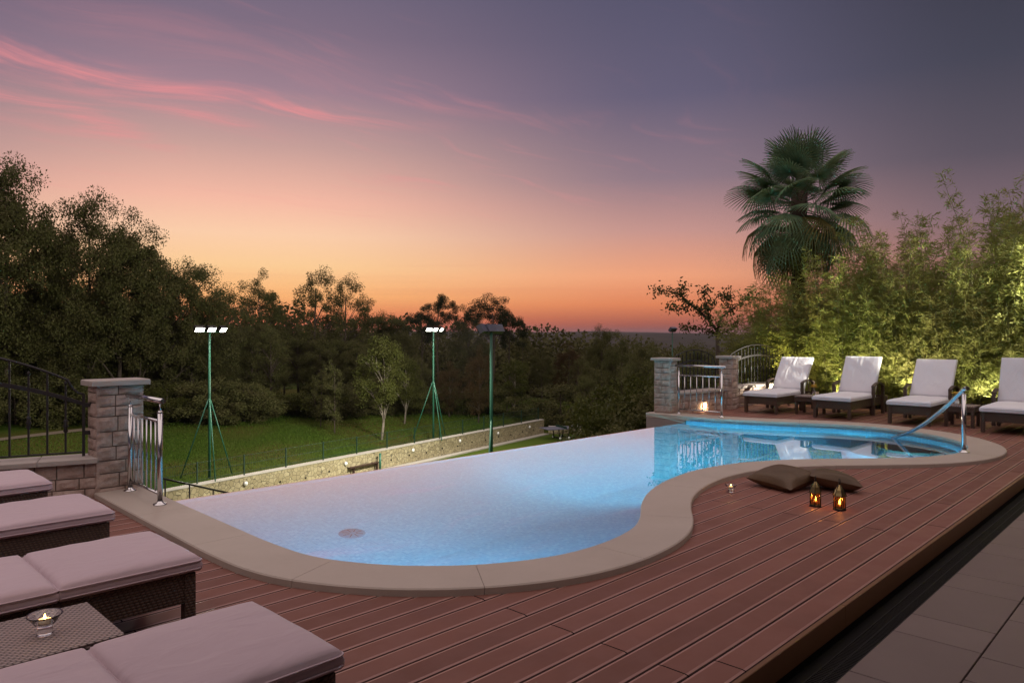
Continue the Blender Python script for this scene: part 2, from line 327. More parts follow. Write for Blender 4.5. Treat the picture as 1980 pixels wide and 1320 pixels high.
# ------------------------------------------------------------------ mesh helpers
class MB:
    def __init__(s): s.v = []; s.f = []; s.mi = []; s.sm = []
    def add(s, vs, fs, mi=0, smooth=False):
        o = len(s.v); s.v += [tuple(v) for v in vs]; s.f += [tuple(o + i for i in f) for f in fs]; s.mi += [mi] * len(fs); s.sm += [smooth] * len(fs); return s
    def box(s, a, b, mi=0, M=None, ch=0.0):
        x0, y0, z0 = a; x1, y1, z1 = b
        if ch:
            vs = []; c = ch
            for z, k in ((z0, 0), (z1 - c, 0), (z1, c)):
                vs += [(x0 + k, y0 + k, z), (x1 - k, y0 + k, z), (x1 - k, y1 - k, z), (x0 + k, y1 - k, z)]
            fs = [(3, 2, 1, 0), (8, 9, 10, 11)] + [(l + i, l + (i + 1) % 4, l + 4 + (i + 1) % 4, l + 4 + i) for l in (0, 4) for i in range(4)]
        else:
            vs = [(x0, y0, z0), (x1, y0, z0), (x1, y1, z0), (x0, y1, z0), (x0, y0, z1), (x1, y0, z1), (x1, y1, z1), (x0, y1, z1)]
            fs = [(3, 2, 1, 0), (4, 5, 6, 7), (0, 1, 5, 4), (1, 2, 6, 5), (2, 3, 7, 6), (3, 0, 4, 7)]
        if M is not None: vs = [M @ Vector(v) for v in vs]
        return s.add(vs, fs, mi)
    def tube(s, pts, r, n=8, mi=0, caps=True):
        pts = [Vector(p) for p in pts]; rs = [float(q) for q in r] if isinstance(r, (list, tuple)) else [float(r)] * len(pts)
        vs = []; fs = []; up = Vector((0, 0, 1)); prev = None
        for i, p in enumerate(pts):
            d = (pts[min(i + 1, len(pts) - 1)] - pts[max(i - 1, 0)]).normalized()
            a = prev if prev is not None else (Vector((1, 0, 0)) if abs(d.z) > .9 else up)
            u = d.cross(a).cross(d)
            if u.length < 1e-5: u = d.orthogonal()
            u.normalize(); prev = u; w = d.cross(u)
            for k in range(n):
                t = 2 * math.pi * k / n; vs.append(p + rs[i] * (math.cos(t) * u + math.sin(t) * w))
        for i in range(len(pts) - 1):
            for k in range(n): fs.append((i * n + k, i * n + (k + 1) % n, (i + 1) * n + (k + 1) % n, (i + 1) * n + k))
        s.add(vs, fs, mi, True)
        if caps:
            o = len(s.v) - len(vs); s.f += [tuple(o + k for k in range(n))[::-1], tuple(o + (len(pts) - 1) * n + k for k in range(n))]; s.mi += [mi, mi]; s.sm += [False, False]
        return s
    def lathe(s, prof, n=20, mi=0, c=(0, 0, 0), smooth=True, ph=0.0):
        vs = []; fs = []
        for (r, z) in prof:
            for k in range(n):
                t = 2 * math.pi * k / n + ph; vs.append((c[0] + r * math.cos(t), c[1] + r * math.sin(t), c[2] + z))
        for i in range(len(prof) - 1):
            for k in range(n): fs.append((i * n + k, i * n + (k + 1) % n, (i + 1) * n + (k + 1) % n, (i + 1) * n + k))
        return s.add(vs, fs, mi, smooth)
    def mesh(s, name, mats):
        me = bpy.data.meshes.new(name); me.from_pydata(s.v, [], s.f)
        for m in (mats if isinstance(mats, (list, tuple)) else [mats]): me.materials.append(m)
        me.polygons.foreach_set('material_index', s.mi); me.polygons.foreach_set('use_smooth', s.sm); me.update(); return me
def link(name, me, parent=None, loc=None, rot=None, scale=None):
    o = bpy.data.objects.new(name, me); COL.objects.link(o)
    if parent: o.parent = parent
    if loc is not None: o.location = loc
    if rot is not None: o.rotation_euler = rot
    if scale is not None: o.scale = scale
    return o
def obj(name, mb, mats, parent=None, loc=None, rot=None): return link(name, mb.mesh(name, mats), parent, loc, rot)
def tag(o, label=None, cat=None, group=None, kind=None):
    for k, v in (('label', label), ('category', cat), ('group', group), ('kind', kind)):
        if v: o[k] = v
    return o
def empty(name, loc=(0, 0, 0), rz=0.0, **kw):
    o = link(name, None, None, loc, (0, 0, rz)); o.empty_display_size = .1; return tag(o, **kw) if kw else o
def copy_tree(o, parent=None):
    c = o.copy(); COL.objects.link(c); c.parent = parent
    for ch in list(o.children): copy_tree(ch, c)
    return c
def quads_mesh(name, V, mats, mi=None):
    """V: (n,4,3) array of loose quads"""
    n = len(V); me = bpy.data.meshes.new(name)
    me.vertices.add(n * 4); me.vertices.foreach_set('co', V.reshape(-1).astype(np.float32))
    me.loops.add(n * 4); me.loops.foreach_set('vertex_index', np.arange(n * 4, dtype=np.int32))
    me.polygons.add(n); me.polygons.foreach_set('loop_start', np.arange(0, n * 4, 4, dtype=np.int32))
    for m in (mats if isinstance(mats, (list, tuple)) else [mats]): me.materials.append(m)
    if mi is not None: me.polygons.foreach_set('material_index', mi.astype(np.int32))
    me.update(calc_edges=True); me.validate(); return me

# ------------------------------------------------------------------ pool outline
def spline(P, step=.05):
    P = [Vector((*p, 0)) for p in P]; P = [2 * P[0] - P[1]] + P + [2 * P[-1] - P[-2]]; out = []
    for i in range(1, len(P) - 2):
        n = max(2, int((P[i + 1] - P[i]).length / step))
        for k in range(n):
            t = k / n; a, b, c, d = P[i - 1], P[i], P[i + 1], P[i + 2]
            out.append(.5 * (2 * b + (c - a) * t + (2 * a - 5 * b + 4 * c - d) * t * t + (3 * b - a - 3 * c + d) * t ** 3))
    out.append(P[-2]); return out
OUT_P = [(2.02, 7.18), (2.0, 6.2), (1.98, 5.2), (1.975, 4.6), (2.01, 4.12), (2.14, 3.72), (2.42, 3.28), (2.83, 2.91), (3.30, 2.675), (3.75, 2.59), (4.2, 2.61),
         (4.58, 2.70), (4.93, 2.87), (5.25, 3.08), (5.65, 3.29), (6.18, 3.45), (6.78, 3.505), (7.35, 3.41), (7.88, 3.12), (8.38, 2.69), (8.88, 2.26), (9.36, 1.985), (9.86, 1.84), (10.38, 1.825),
         (10.86, 1.93), (11.30, 2.16), (11.70, 2.49), (12.0, 2.92), (12.2, 3.42), (12.28, 3.92), (12.19, 4.48), (11.97, 5.05), (11.73, 5.62), (11.59, 6.15), (11.545, 6.75), (11.545, 7.46)]
OUTER = spline(OUT_P)
for _ in range(6):
    OUTER = [OUTER[0]] + [(OUTER[i - 1] + 2 * OUTER[i] + OUTER[i + 1]) / 4 for i in range(1, len(OUTER) - 1)] + [OUTER[-1]]
def offset(C, d):
    o = []
    for i in range(len(C)):
        t = (C[min(i + 1, len(C) - 1)] - C[max(i - 1, 0)]).normalized(); o.append(C[i] + Vector((-t.y, t.x, 0)) * d)
    return o
CW = .405
INNER = offset(OUTER, CW); MID = offset(OUTER, .17)
ZC, ZW, YINF = .045, -.07, 6.60
def yweir(x): return 6.87 - .0242 * (x - 2.44)         # outer lip of the overflow edge
POLY = [(p.x, p.y) for p in MID] + [(11.4, 9.0), (2.2, 9.0)]
PN = np.array(POLY)
def y_cross(x):
    """sorted Y where the vertical line at x crosses the pool outline"""
    a = PN; b = np.roll(PN, -1, 0); m = (a[:, 0] > x) != (b[:, 0] > x)
    t = (x - a[m, 0]) / (b[m, 0] - a[m, 0]); return np.sort(a[m, 1] + t * (b[m, 1] - a[m, 1]))

# ------------------------------------------------------------------ ground, far hills
WN = Vector((-.19, .982)); WO = Vector((11.4, 30.3)); WD = Vector((.982, .19))
ZCOURT = HC - 7.3
def sst(a, b, x): t = np.clip((x - a) / (b - a), 0, 1); return t * t * (3 - 2 * t)
def gh(X, Y):
    X = np.asarray(X, float); Y = np.asarray(Y, float)
    dW = (X - WO.x) * WN.x + (Y - WO.y) * WN.y; al = (X - WO.x) * WD.x + (Y - WO.y) * WD.y
    z = ZCOURT - .05 + sst(.7, 2.4, dW) * 1.02 + np.clip(dW - 2, 0, 13) * .06 + np.clip(dW - 16, 0, 60) * .045 * sst(55, 10, al)
    r = np.hypot(X, Y)
    z = z - sst(36, 75, al) * 3.5 - sst(70, 420, r) * 26 - sst(300, 2500, r) * 30
    # rolling far hills
    a = np.arctan2(Y, X)
    z = z + sst(1500, 5200, r) * (np.sin(a * 9 + 1.2) * 9 + np.sin(a * 23) * 5 + np.sin(a * 47 + 2) * 3 + 88 - 14 * np.abs(np.sin(r / 700 + a * 6)))
    z = z + sst(60, 200, r) * 1.2 * np.sin(X * .05 + 1) * np.sin(Y * .043)
    return z
def gz(x, y): return float(gh(x, y))
def build_ground():
    rs = np.concatenate([[0.01], np.linspace(3, 90, 84), np.geomspace(92, 9000, 80)]); na = 300
    th = np.linspace(0, 2 * np.pi, na, endpoint=False); A, B = np.meshgrid(rs, th, indexing='ij')
    X = A * np.cos(B); Y = A * np.sin(B); Z = gh(X, Y)
    vs = np.stack([X, Y, Z], -1).reshape(-1, 3).tolist(); fs = []
    for i in range(len(rs) - 1):
        for k in range(na): fs.append((i * na + k, (i + 1) * na + k, (i + 1) * na + (k + 1) % na, i * na + (k + 1) % na))
    m = MB(); m.add(vs, fs, 0, True)
    tag(obj('ground', m, M_GROUND), kind='structure')
build_ground()

# ------------------------------------------------------------------ pool basin, water, terrace
def build_pool():
    C = [p for p in INNER]
    # basin wall under the coping and floor
    zf = -1.35; m = MB(); n = len(C)
    core = [p for p in C if p.y < YINF]
    pts = [Vector((core[0].x, yweir(core[0].x) - .02, 0))] + core + [Vector((core[-1].x, yweir(core[-1].x) - .02, 0))]
    n = len(pts); zt = ZC - .04
    vs = [(p.x, p.y, zf) for p in pts] + [(p.x, p.y, zt) for p in pts]
    m.add(vs, [(i, i + n, i + 1 + n, i + 1) for i in range(n - 1)], 0, False)
    a, b = pts[-1], pts[0]
    m.add([(a.x, a.y, zf), (b.x, b.y, zf), (b.x, b.y, ZW - .012), (a.x, a.y, ZW - .012), (b.x, yweir(b.x), ZW - .012), (a.x, yweir(a.x), ZW - .012)], [(0, 3, 2, 1), (3, 5, 4, 2)])
    bm = bmesh.new(); fv = [bm.verts.new((p.x, p.y, zf)) for p in pts]; f = bm.faces.new(fv); bmesh.ops.triangulate(bm, faces=[f])
    bm.verts.ensure_lookup_table(); m.add([v.co for v in bm.verts], [tuple(v.index for v in f.verts) for f in bm.faces] if False else [], 0)
    bm.verts.index_update(); o = len(m.v) - len(bm.verts); 
    for f in bm.faces:
        f.normal_update(); ids = [o + v.index for v in f.verts]
        m.f.append(tuple(ids if f.normal.z > 0 else ids[::-1])); m.mi.append(0); m.sm.append(False)
    basin = tag(obj('swimming_pool', m, M_TILE), kind='structure')
    # entry steps at the right end
    for k, (z, rr) in enumerate(((-.34, .62), (-.62, 1.15))):
        q = MB(); cx, cy = 11.15, 3.0; pr = []
        for i in range(17):
            t = R(100) + R(180) * i / 16; pr.append((cx + rr * math.cos(t), cy + rr * .8 * math.sin(t)))
        q.add([(x, y, z) for x, y in pr] + [(x, y, zf) for x, y in pr], [tuple(range(17))] + [(i + 17, i + 18, i + 1, i) for i in range(16)]); obj('step', q, M_STEP_SHADE if k == 0 else M_TILE, basin)
    # floor slopes up towards the overflow edge
    l = MB(); y0, z0, z1 = 5.0, zf + .003, -.25
    pr = []
    for k in range(15):
        t = k / 14; zz = z0 + (z1 - z0) * t ** 1.7
        for x in (2.3, 11.6): pr.append((x, 4.55 + (yweir(x) - .021 - 4.55) * t, zz))
    l.add(pr, [(2 * k, 2 * k + 1, 2 * k + 3, 2 * k + 2) for k in range(14)], 0, True); obj('sloping_floor', l, M_TILE, basin)
    # drain cover set in the slope
    td = (5.43 - 4.55) / (yweir(3.56) - .021 - 4.55); sl = (z1 - z0) * 1.7 * td ** .7 / (yweir(3.56) - .021 - 4.55); D = Matrix.Translation((3.56, 5.43, z0 + (z1 - z0) * td ** 1.7 + .006)) @ Matrix.Rotation(math.atan(sl), 4, 'X')
    d = MB(); d.lathe([(0, .02), (.10, .02), (.12, 0)], 20); d.v = [tuple(D @ Vector(v)) for v in d.v]
    for k in range(8): d.box((-.004, .03, 0), (.004, .095, .006), 1, D @ Matrix.Translation((0, 0, .02)) @ Matrix.Rotation(k * math.pi / 4, 4, 'Z'))
    obj('floor_drain', d, [simple('drain cover', (.06, .20, .32), .5), M_DARK], basin)
    # water sheet
    w = MB(); bm.free(); bm = bmesh.new()
    wp = [Vector((p.x, p.y, 0)) for p in pts]; wp[0].y = yweir(wp[0].x) + .004; wp[-1].y = yweir(wp[-1].x) + .004
    fv = [bm.verts.new((p.x, p.y, ZW)) for p in wp]; f = bm.faces.new(fv); bmesh.ops.triangulate(bm, faces=[f]); bm.verts.index_update()
    for f in bm.faces: f.normal_update()
    w.add([v.co for v in bm.verts], [tuple(v.index for v in f.verts) if f.normal.z > 0 else tuple(v.index for v in f.verts)[::-1] for f in bm.faces]); bm.free()
    tag(obj('pool_water', w, M_WATER), kind='structure')
    # coping ring cut into slabs
    cop = MB(); nn = len(OUTER); step = 22
    ring = MB()
    ib = offset(OUTER, CW + .0); ob = offset(OUTER, .03)
    ring_v = [(p.x, p.y, -.04) for p in ob] + [(p.x, p.y, -.04) for p in offset(OUTER, CW - .03)]
    ring.add(ring_v, [(i, i + 1, i + 1 + nn, i + nn) for i in range(nn - 1)])
    root = tag(obj('pool_coping', ring, M_MORTAR), kind='structure')
    i = 0
    while i < nn - 1:
        j = min(i + step, nn - 1)
        if nn - 1 - j < 8: j = nn - 1
        s = MB(); ids = list(range(i, j + 1)); L = len(ids); rows = []
        O2, I2 = offset(OUTER, .008), offset(OUTER, CW - .008)
        def sp(C, k):
            p = C[ids[k]].copy()
            if k == 0 and i > 0: p += (C[ids[1]] - C[ids[0]]).normalized() * .0014
            if k == L - 1 and j < nn - 1: p -= (C[ids[-1]] - C[ids[-2]]).normalized() * .0014
            return p
        for C, z in ((OUTER, -.035), (OUTER, ZC - .008), (O2, ZC), (I2, ZC), (INNER, ZC - .008), (INNER, -.035)):
            rows.append([(sp(C, k).x, sp(C, k).y, z) for k in range(L)])
        s.add([v for r_ in rows for v in r_], [(a * L + k, a * L + k + 1, (a + 1) * L + k + 1, (a + 1) * L + k) for a in range(5) for k in range(L - 1)] + [tuple(a * L for a in range(6)), tuple(a * L + L - 1 for a in range(6))[::-1]])
        obj('coping_slab', s, M_COPING, root); i = j
    # weir wall and terrace retaining walls down to the court
    t = MB()
    t.add([(2.44, yweir(2.44), ZCOURT - 1), (11.12, yweir(11.12), ZCOURT - 1), (11.12, yweir(11.12), ZW - .014), (2.44, yweir(2.44), ZW - .014), (2.44, 6.6, ZW - .05), (11.12, 6.6, ZW - .05)], [(0, 3, 2, 1)]); t.box((1.9, 7.22, ZCOURT - 1), (2.43, 7.45, -.045)); t.box((11.13, 6.66, ZCOURT - 1), (11.54, 7.45, -.041))
    t.box((11.545, 7.12, ZCOURT - 1), (15.2, 7.44, -.02)); t.box((2.0, 6.8, ZCOURT - 1), (2.43, 7.21, -.043))
    d = Vector((-math.cos(R(18.2)), math.sin(R(18.2)), 0)); Mx = Matrix.Translation((2.0, 7.3, 0)) @ Matrix.Rotation(R(180 - 18.2), 4, 'Z')
    t.box((0, -.5, ZCOURT - 1), (9, -.12, -.02), 0, Mx)
    tag(obj('terrace_wall', t, M_PLASTER), kind='structure')
build_pool()

# underwater lamps set in the near pool wall
def pool_lamp(i, idx, power, label):
    p = INNER[idx]; t = (INNER[idx + 1] - INNER[idx - 1]).normalized(); nrm = Vector((-t.y, t.x, 0)); c = p + nrm * .012
    rz = math.atan2(nrm.y, nrm.x)
    e = empty('pool_lamp', (c.x, c.y, -.55), rz, label=label, cat='pool lamp', group='lamps in the pool wall')
    M = Matrix.Rotation(R(90), 4, 'Y'); a = MB(); a.lathe([(.0, .0), (.11, .0), (.115, .012), (.09, .02), (.09, .012)], 20); a.v = [tuple(M @ Vector(v)) for v in a.v]; obj('rim', a, M_STEEL, e)
    b = MB(); b.lathe([(.09, .011), (.05, .018), (.0, .02)], 20); b.v = [tuple(M @ Vector(v)) for v in b.v]; obj('lens', b, M_POOLL, e)
    ld = bpy.data.lights.new('pool_light', 'AREA'); ld.shape = 'DISK'; ld.size = .18; ld.energy = power; ld.color = (.36, .82, 1.0) if i == 0 else (.26, .86, .96)
    lo = bpy.data.objects.new('pool_light', ld); COL.objects.link(lo); lo.parent = e; lo.location = (.04, 0, 0); lo.rotation_euler = (0, R(-90), 0)
def near_idx(x, y): return min(range(2, len(INNER) - 2), key=lambda i: (INNER[i].x - x) ** 2 + (INNER[i].y - y) ** 2)
pool_lamp(0, near_idx(2.95, 3.3), 60, 'round underwater lamp in the curved near end of the pool')
pool_lamp(1, near_idx(7.2, 3.8), 190, 'round underwater lamp below the bulge of the deck')
pool_lamp(2, near_idx(8.9, 2.7), 240, 'round underwater lamp in the pool wall before the steps')

# ------------------------------------------------------------------ deck planks
PITCH, GAP, Y0D = .1575, .0050, 1.433
def plank_profile(y0, y1):
    return [(y0, -.026), (y0, -.007), (y0 + .004, -.0025), (y0 + .015, -.0008), (y0 + .0165, 0), (y1 - .0165, 0), (y1 - .015, -.0008), (y1 - .004, -.0025), (y1, -.007), (y1, -.026)]
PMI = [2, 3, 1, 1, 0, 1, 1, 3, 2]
JOINTS = {0: [-.3, 2.74, 5.79, 8.84, 11.9, 14.9], 1: [-1.7, 1.35, 4.4, 7.07, 10.1, 13.2]}
def build_deck():
    sub = MB(); planks = []
    XA, XB = -2.6, 15.15
    nrow = 37
    deck = None
    for rI in range(nrow):
        a = Y0D + .031 + (rI - 0) * PITCH if rI else Y0D + .031
        y0 = Y0D + .03 + rI * PITCH; y1 = y0 + PITCH - GAP
        # row parity follows the joints seen in the photograph (joint at 2.74 on rows starting near 1.58)
        par = 0 if int(round((y0 - 1.58) / PITCH)) % 2 == 0 else 1
        js = JOINTS[0] if par == 0 else [-.3 - .0, 2.74 + 1.5, 5.79 + 0, 8.5, 11.6, 14.6]
        if par == 0: js = [-.3, 2.74, 7.07, 10.1, 13.2]
        else: js = [-1.8, 1.25, 5.79, 8.84, 11.9]
        if y0 < 1.6: js = [-.3, 2.95, 6.2, 9.25, 12.3]
        cuts = [XA] + [j for j in js if XA < j < XB] + [XB]
        for s0, s1 in zip(cuts[:-1], cuts[1:]):
            s0 += .004; s1 -= .004
            # does the pool cut this board?
            xs = np.arange(s0, s1, .05).tolist(); 
            if s1 - xs[-1] > .01: xs.append(s1)
            segs = []; cur = []
            for x in xs:
                cr = y_cross(x); lo, hi = y0, y1
                # inside intervals
                for k in range(0, len(cr) - 1, 2):
                    u, v = cr[k], cr[k + 1]
                    if u <= lo and v >= hi: lo = hi = None; break
                    if u <= lo < v: lo = v
                    elif u < hi <= v: hi = u
                if lo is None or hi - lo < .012:
                    if len(cur) > 1: segs.append(cur)
                    cur = []
                else: cur.append((x, lo, hi))
            if len(cur) > 1: segs.append(cur)
            for sg in segs:
                full = all(l == y0 and h == y1 for _, l, h in sg)
                if full: sg = [sg[0], sg[-1]]
                if sg[-1][0] - sg[0][0] < .04: continue
                m = MB(); rows = []
                for x, l, h in sg: rows.append([(x, min(max(y, l), h), z) for y, z in plank_profile(y0, y1)])
                n = 10; L = len(rows); vs = [v for r_ in rows for v in r_]
                m.add(vs, []); 
                for k in range(L - 1):
                    for p in range(9):
                        m.f.append((k * n + p, (k + 1) * n + p, (k + 1) * n + p + 1, k * n + p + 1)); m.mi.append(PMI[p]); m.sm.append(False)
                m.f += [tuple(range(n)), tuple((L - 1) * n + p for p in range(n))[::-1]]; m.mi += [2, 2]; m.sm += [False, False]
                planks.append(m)
                for k in range(L - 1):
                    (xa, la, ha), (xb, lb, hb) = sg[k], sg[k + 1]
                    sub.add([(xa - .003, la - .004, -.034), (xb + .003, lb - .004, -.034), (xb + .003, hb + .004, -.034), (xa - .003, ha + .004, -.034)], [(0, 1, 2, 3)])
    deck = tag(obj('deck', sub, M_DARK), kind='structure')
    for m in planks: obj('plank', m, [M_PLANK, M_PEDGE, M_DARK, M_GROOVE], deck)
    # edge boards
    for s0, s1 in ((-2.6, .98), (.984, 4.03), (4.034, 7.13), (7.134, 10.18), (10.184, 15.15)):
        m = MB(); m.box((s0, Y0D, -.118), (s1, Y0D + .026, 0), 0, None, .003); obj('fascia_board', m, M_FASCIA, deck)
    sub2 = MB(); sub2.box((-2.6, Y0D + .04, -.6), (1.9, 7.0, -.05)); sub2.box((12.3, Y0D + .04, -.6), (15.15, 7.1, -.05)); sub2.box((1.9, Y0D + .04, -.6), (12.3, 1.75, -.05))
    obj('joist_bed', sub2, M_DARK, deck)
build_deck()

# ------------------------------------------------------------------ paving and drain
def build_paving():
    b = MB(); b.box((-4, -6, -.40), (16, 1.245, -.136))
    pav = tag(obj('pavement', b, M_DARK), kind='structure'); b = MB(); b.box((-4, 1.2455, -.40), (16, 1.47, -.20)); obj('drain_bed', b, M_DARK, pav)
    def slab(l):
        m = MB(); m.box((.003, .003, -.03), (l - .003, .404, .012), 0, None, .002); return m.mesh('paving_slab', M_SLAB)
    big, small = slab(.645), slab(.325); y = 1.243 - .407
    for r_ in range(7):
        x = -.36 - (.70 * (r_ % 2)) + (.1 if r_ % 3 == 2 else 0); k = r_ % 2
        while x < 11:
            me, l = ((big, .645), (small, .325))[k % 2]; link('paving_slab', me, pav, (x, y - r_ * .4085, -.132)); x += l + .002; k += 1
    # slot drain between deck and paving
    d = empty('drain_channel', (0, 1.30, -.13), 0, label='long black slot drain grate between deck and paving', cat='drain')
    f = MB(); f.box((-3.9, -.052, -.06), (15.8, -.046, -.002)); f.box((-3.9, .052, -.06), (15.8, .058, -.002)); f.box((-3.9, -.046, -.062), (15.8, .052, -.058)); obj('frame', f, M_BLACKM, d)
    g_ = MB(); x = .2
    while x < 11: g_.box((x, -.045, -.010), (x + .009, .051, -.004)); x += .018
    g_.box((.2, .0, -.0035), (11, .006, -.0025)); o = obj('grate', g_, M_BLACKM, d); o['kind'] = 'stuff'
build_paving()

# ------------------------------------------------------------------ stone pillars and low walls
def stone_mesh(seed):
    r_ = random.Random(seed); n = 5; m = MB(); vs = []; fs = []
    for j in range(n):
        for i in range(n):
            e = i in (0, n - 1) or j in (0, n - 1); vs.append(((i / (n - 1) - .5), (-.010 if e else -.014 - .009 * r_.random()), (j / (n - 1) - .5)))
    for j in range(n - 1):
        for i in range(n - 1): a = j * n + i; fs.append((a, a + 1, a + n + 1, a + n))
    o = len(vs); rim = [i for i in range(n)] + [j * n + n - 1 for j in range(1, n)] + [(n - 1) * n + i for i in range(n - 2, -1, -1)] + [j * n for j in range(n - 2, 0, -1)]
    vs += [(vs[i][0], .02, vs[i][2]) for i in rim]; k = len(rim)
    fs += [(rim[(i + 1) % k], rim[i], o + i, o + (i + 1) % k) for i in range(k)]
    m.add(vs, fs, 0, False); return m.mesh('stone', M_STONE)
STONES = [stone_mesh(i) for i in range(6)]
def clad(parent, p0, p1, z0, z1, rnd_, hmin=.09, hmax=.14, lmin=.13, lmax=.26):
    """stones over the vertical face from p0 to p1 (outward side on the right hand)"""
    p0 = Vector((*p0, 0)); p1 = Vector((*p1, 0)); L = (p1 - p0).length; d = (p1 - p0) / L; rz = math.atan2(d.y, d.x); z = z0
    while z < z1 - .03:
        h = rnd_.uniform(hmin, hmax); h = min(h, z1 - z)
        if z1 - z - h < .05: h = z1 - z
        x = 0
        while x < L - .01:
            l = rnd_.uniform(lmin, lmax); l = min(l, L - x)
            if L - x - l < .07: l = L - x
            c = p0 + d * (x + l / 2)
            link('stone', rnd_.choice(STONES), parent, (c.x, c.y, z + h / 2), (0, 0, rz), (l - .010, 1, h - .010)); x += l
        z += h
def pillar(c, w, d, z0, z1, rz, label, seed):
    e = empty('stone_pillar', (c[0], c[1], z0), rz, label=label, cat='pillar', group='stone pillars of the terrace fence'); rr = random.Random(seed)
    h = z1 - z0; m = MB(); m.box((-w / 2 + .012, -d / 2 + .012, -.0), (w / 2 - .012, d / 2 - .012, h - .05)); obj('core', m, M_MORTAR, e)
    q = [(-w / 2, -d / 2), (w / 2, -d / 2), (w / 2, d / 2), (-w / 2, d / 2)]
    for i in range(4):
        a, b = Vector(q[i]), Vector(q[(i + 1) % 4]); n_ = Vector(((b - a).y, -(b - a).x)).normalized() * -.012
        clad(e, a + n_, b + n_, 0, h - .052, rr)
    k = MB(); o = .045; k.box((-w / 2 - o, -d / 2 - o, h - .05), (w / 2 + o, d / 2 + o, h), 0, None, .008); obj('cap', k, M_CAP, e); return e
pillar((2.233, 7.295), .40, .25, -.02, 1.045, 0, 'stone pillar with flat cap at the near end of the pool, beside the iron fence', 1)
pillar((11.41, 7.22), .24, .34, .045, 1.04, 0, 'stone pillar on the coping at the far corner of the pool', 2)
pillar((13.26, 6.95), .24, .28, -.02, 1.045, 0, 'stone pillar behind the poolside rail, next to the first white lounger', 3)

def low_wall(p0, p1, z0, z1, th, label, seed, cap_w=.34):
    p0 = Vector((*p0, 0)); p1 = Vector((*p1, 0)); L = (p1 - p0).length; rz = math.atan2((p1 - p0).y, (p1 - p0).x); rr = random.Random(seed)
    e = empty('low_wall', (p0.x, p0.y, z0), rz, label=label, cat='wall', group='low stone walls carrying the iron fence'); h = z1 - z0
    m = MB(); m.box((0, .012, 0), (L, th, h - .045)); obj('core', m, M_MORTAR, e)
    clad(e, (0, .012), (L, .012), 0, h - .047, rr, .09, .13, .16, .30)
    k = MB(); x = 0
    while x < L - .01:
        l = min(1.15, L - x); k = MB(); k.box((x + .002, -.05, h - .045), (x + l - .002, cap_w - .05, h), 0, None, .007); obj('cap', k, M_CAP, e); x += l
    return e
d18 = Vector((-math.cos(R(18.2)), math.sin(R(18.2))))
pl = Vector((2.0, 7.20))
ql = pl + d18 * 5.0
low_wall((ql.x, ql.y), (pl.x + .05, pl.y - .017), -.03, .36, .30, 'low stone seat wall behind the shaded mauve loungers', 5)
low_wall((11.53, 7.10), (13.14, 6.98), -.03, .40, .30, 'low stone wall with the lit lamp, behind the far pool rail', 6)
low_wall((13.38, 6.97), (15.9, 6.86), -.03, .42, .30, 'low stone wall running behind the first white lounger', 7)

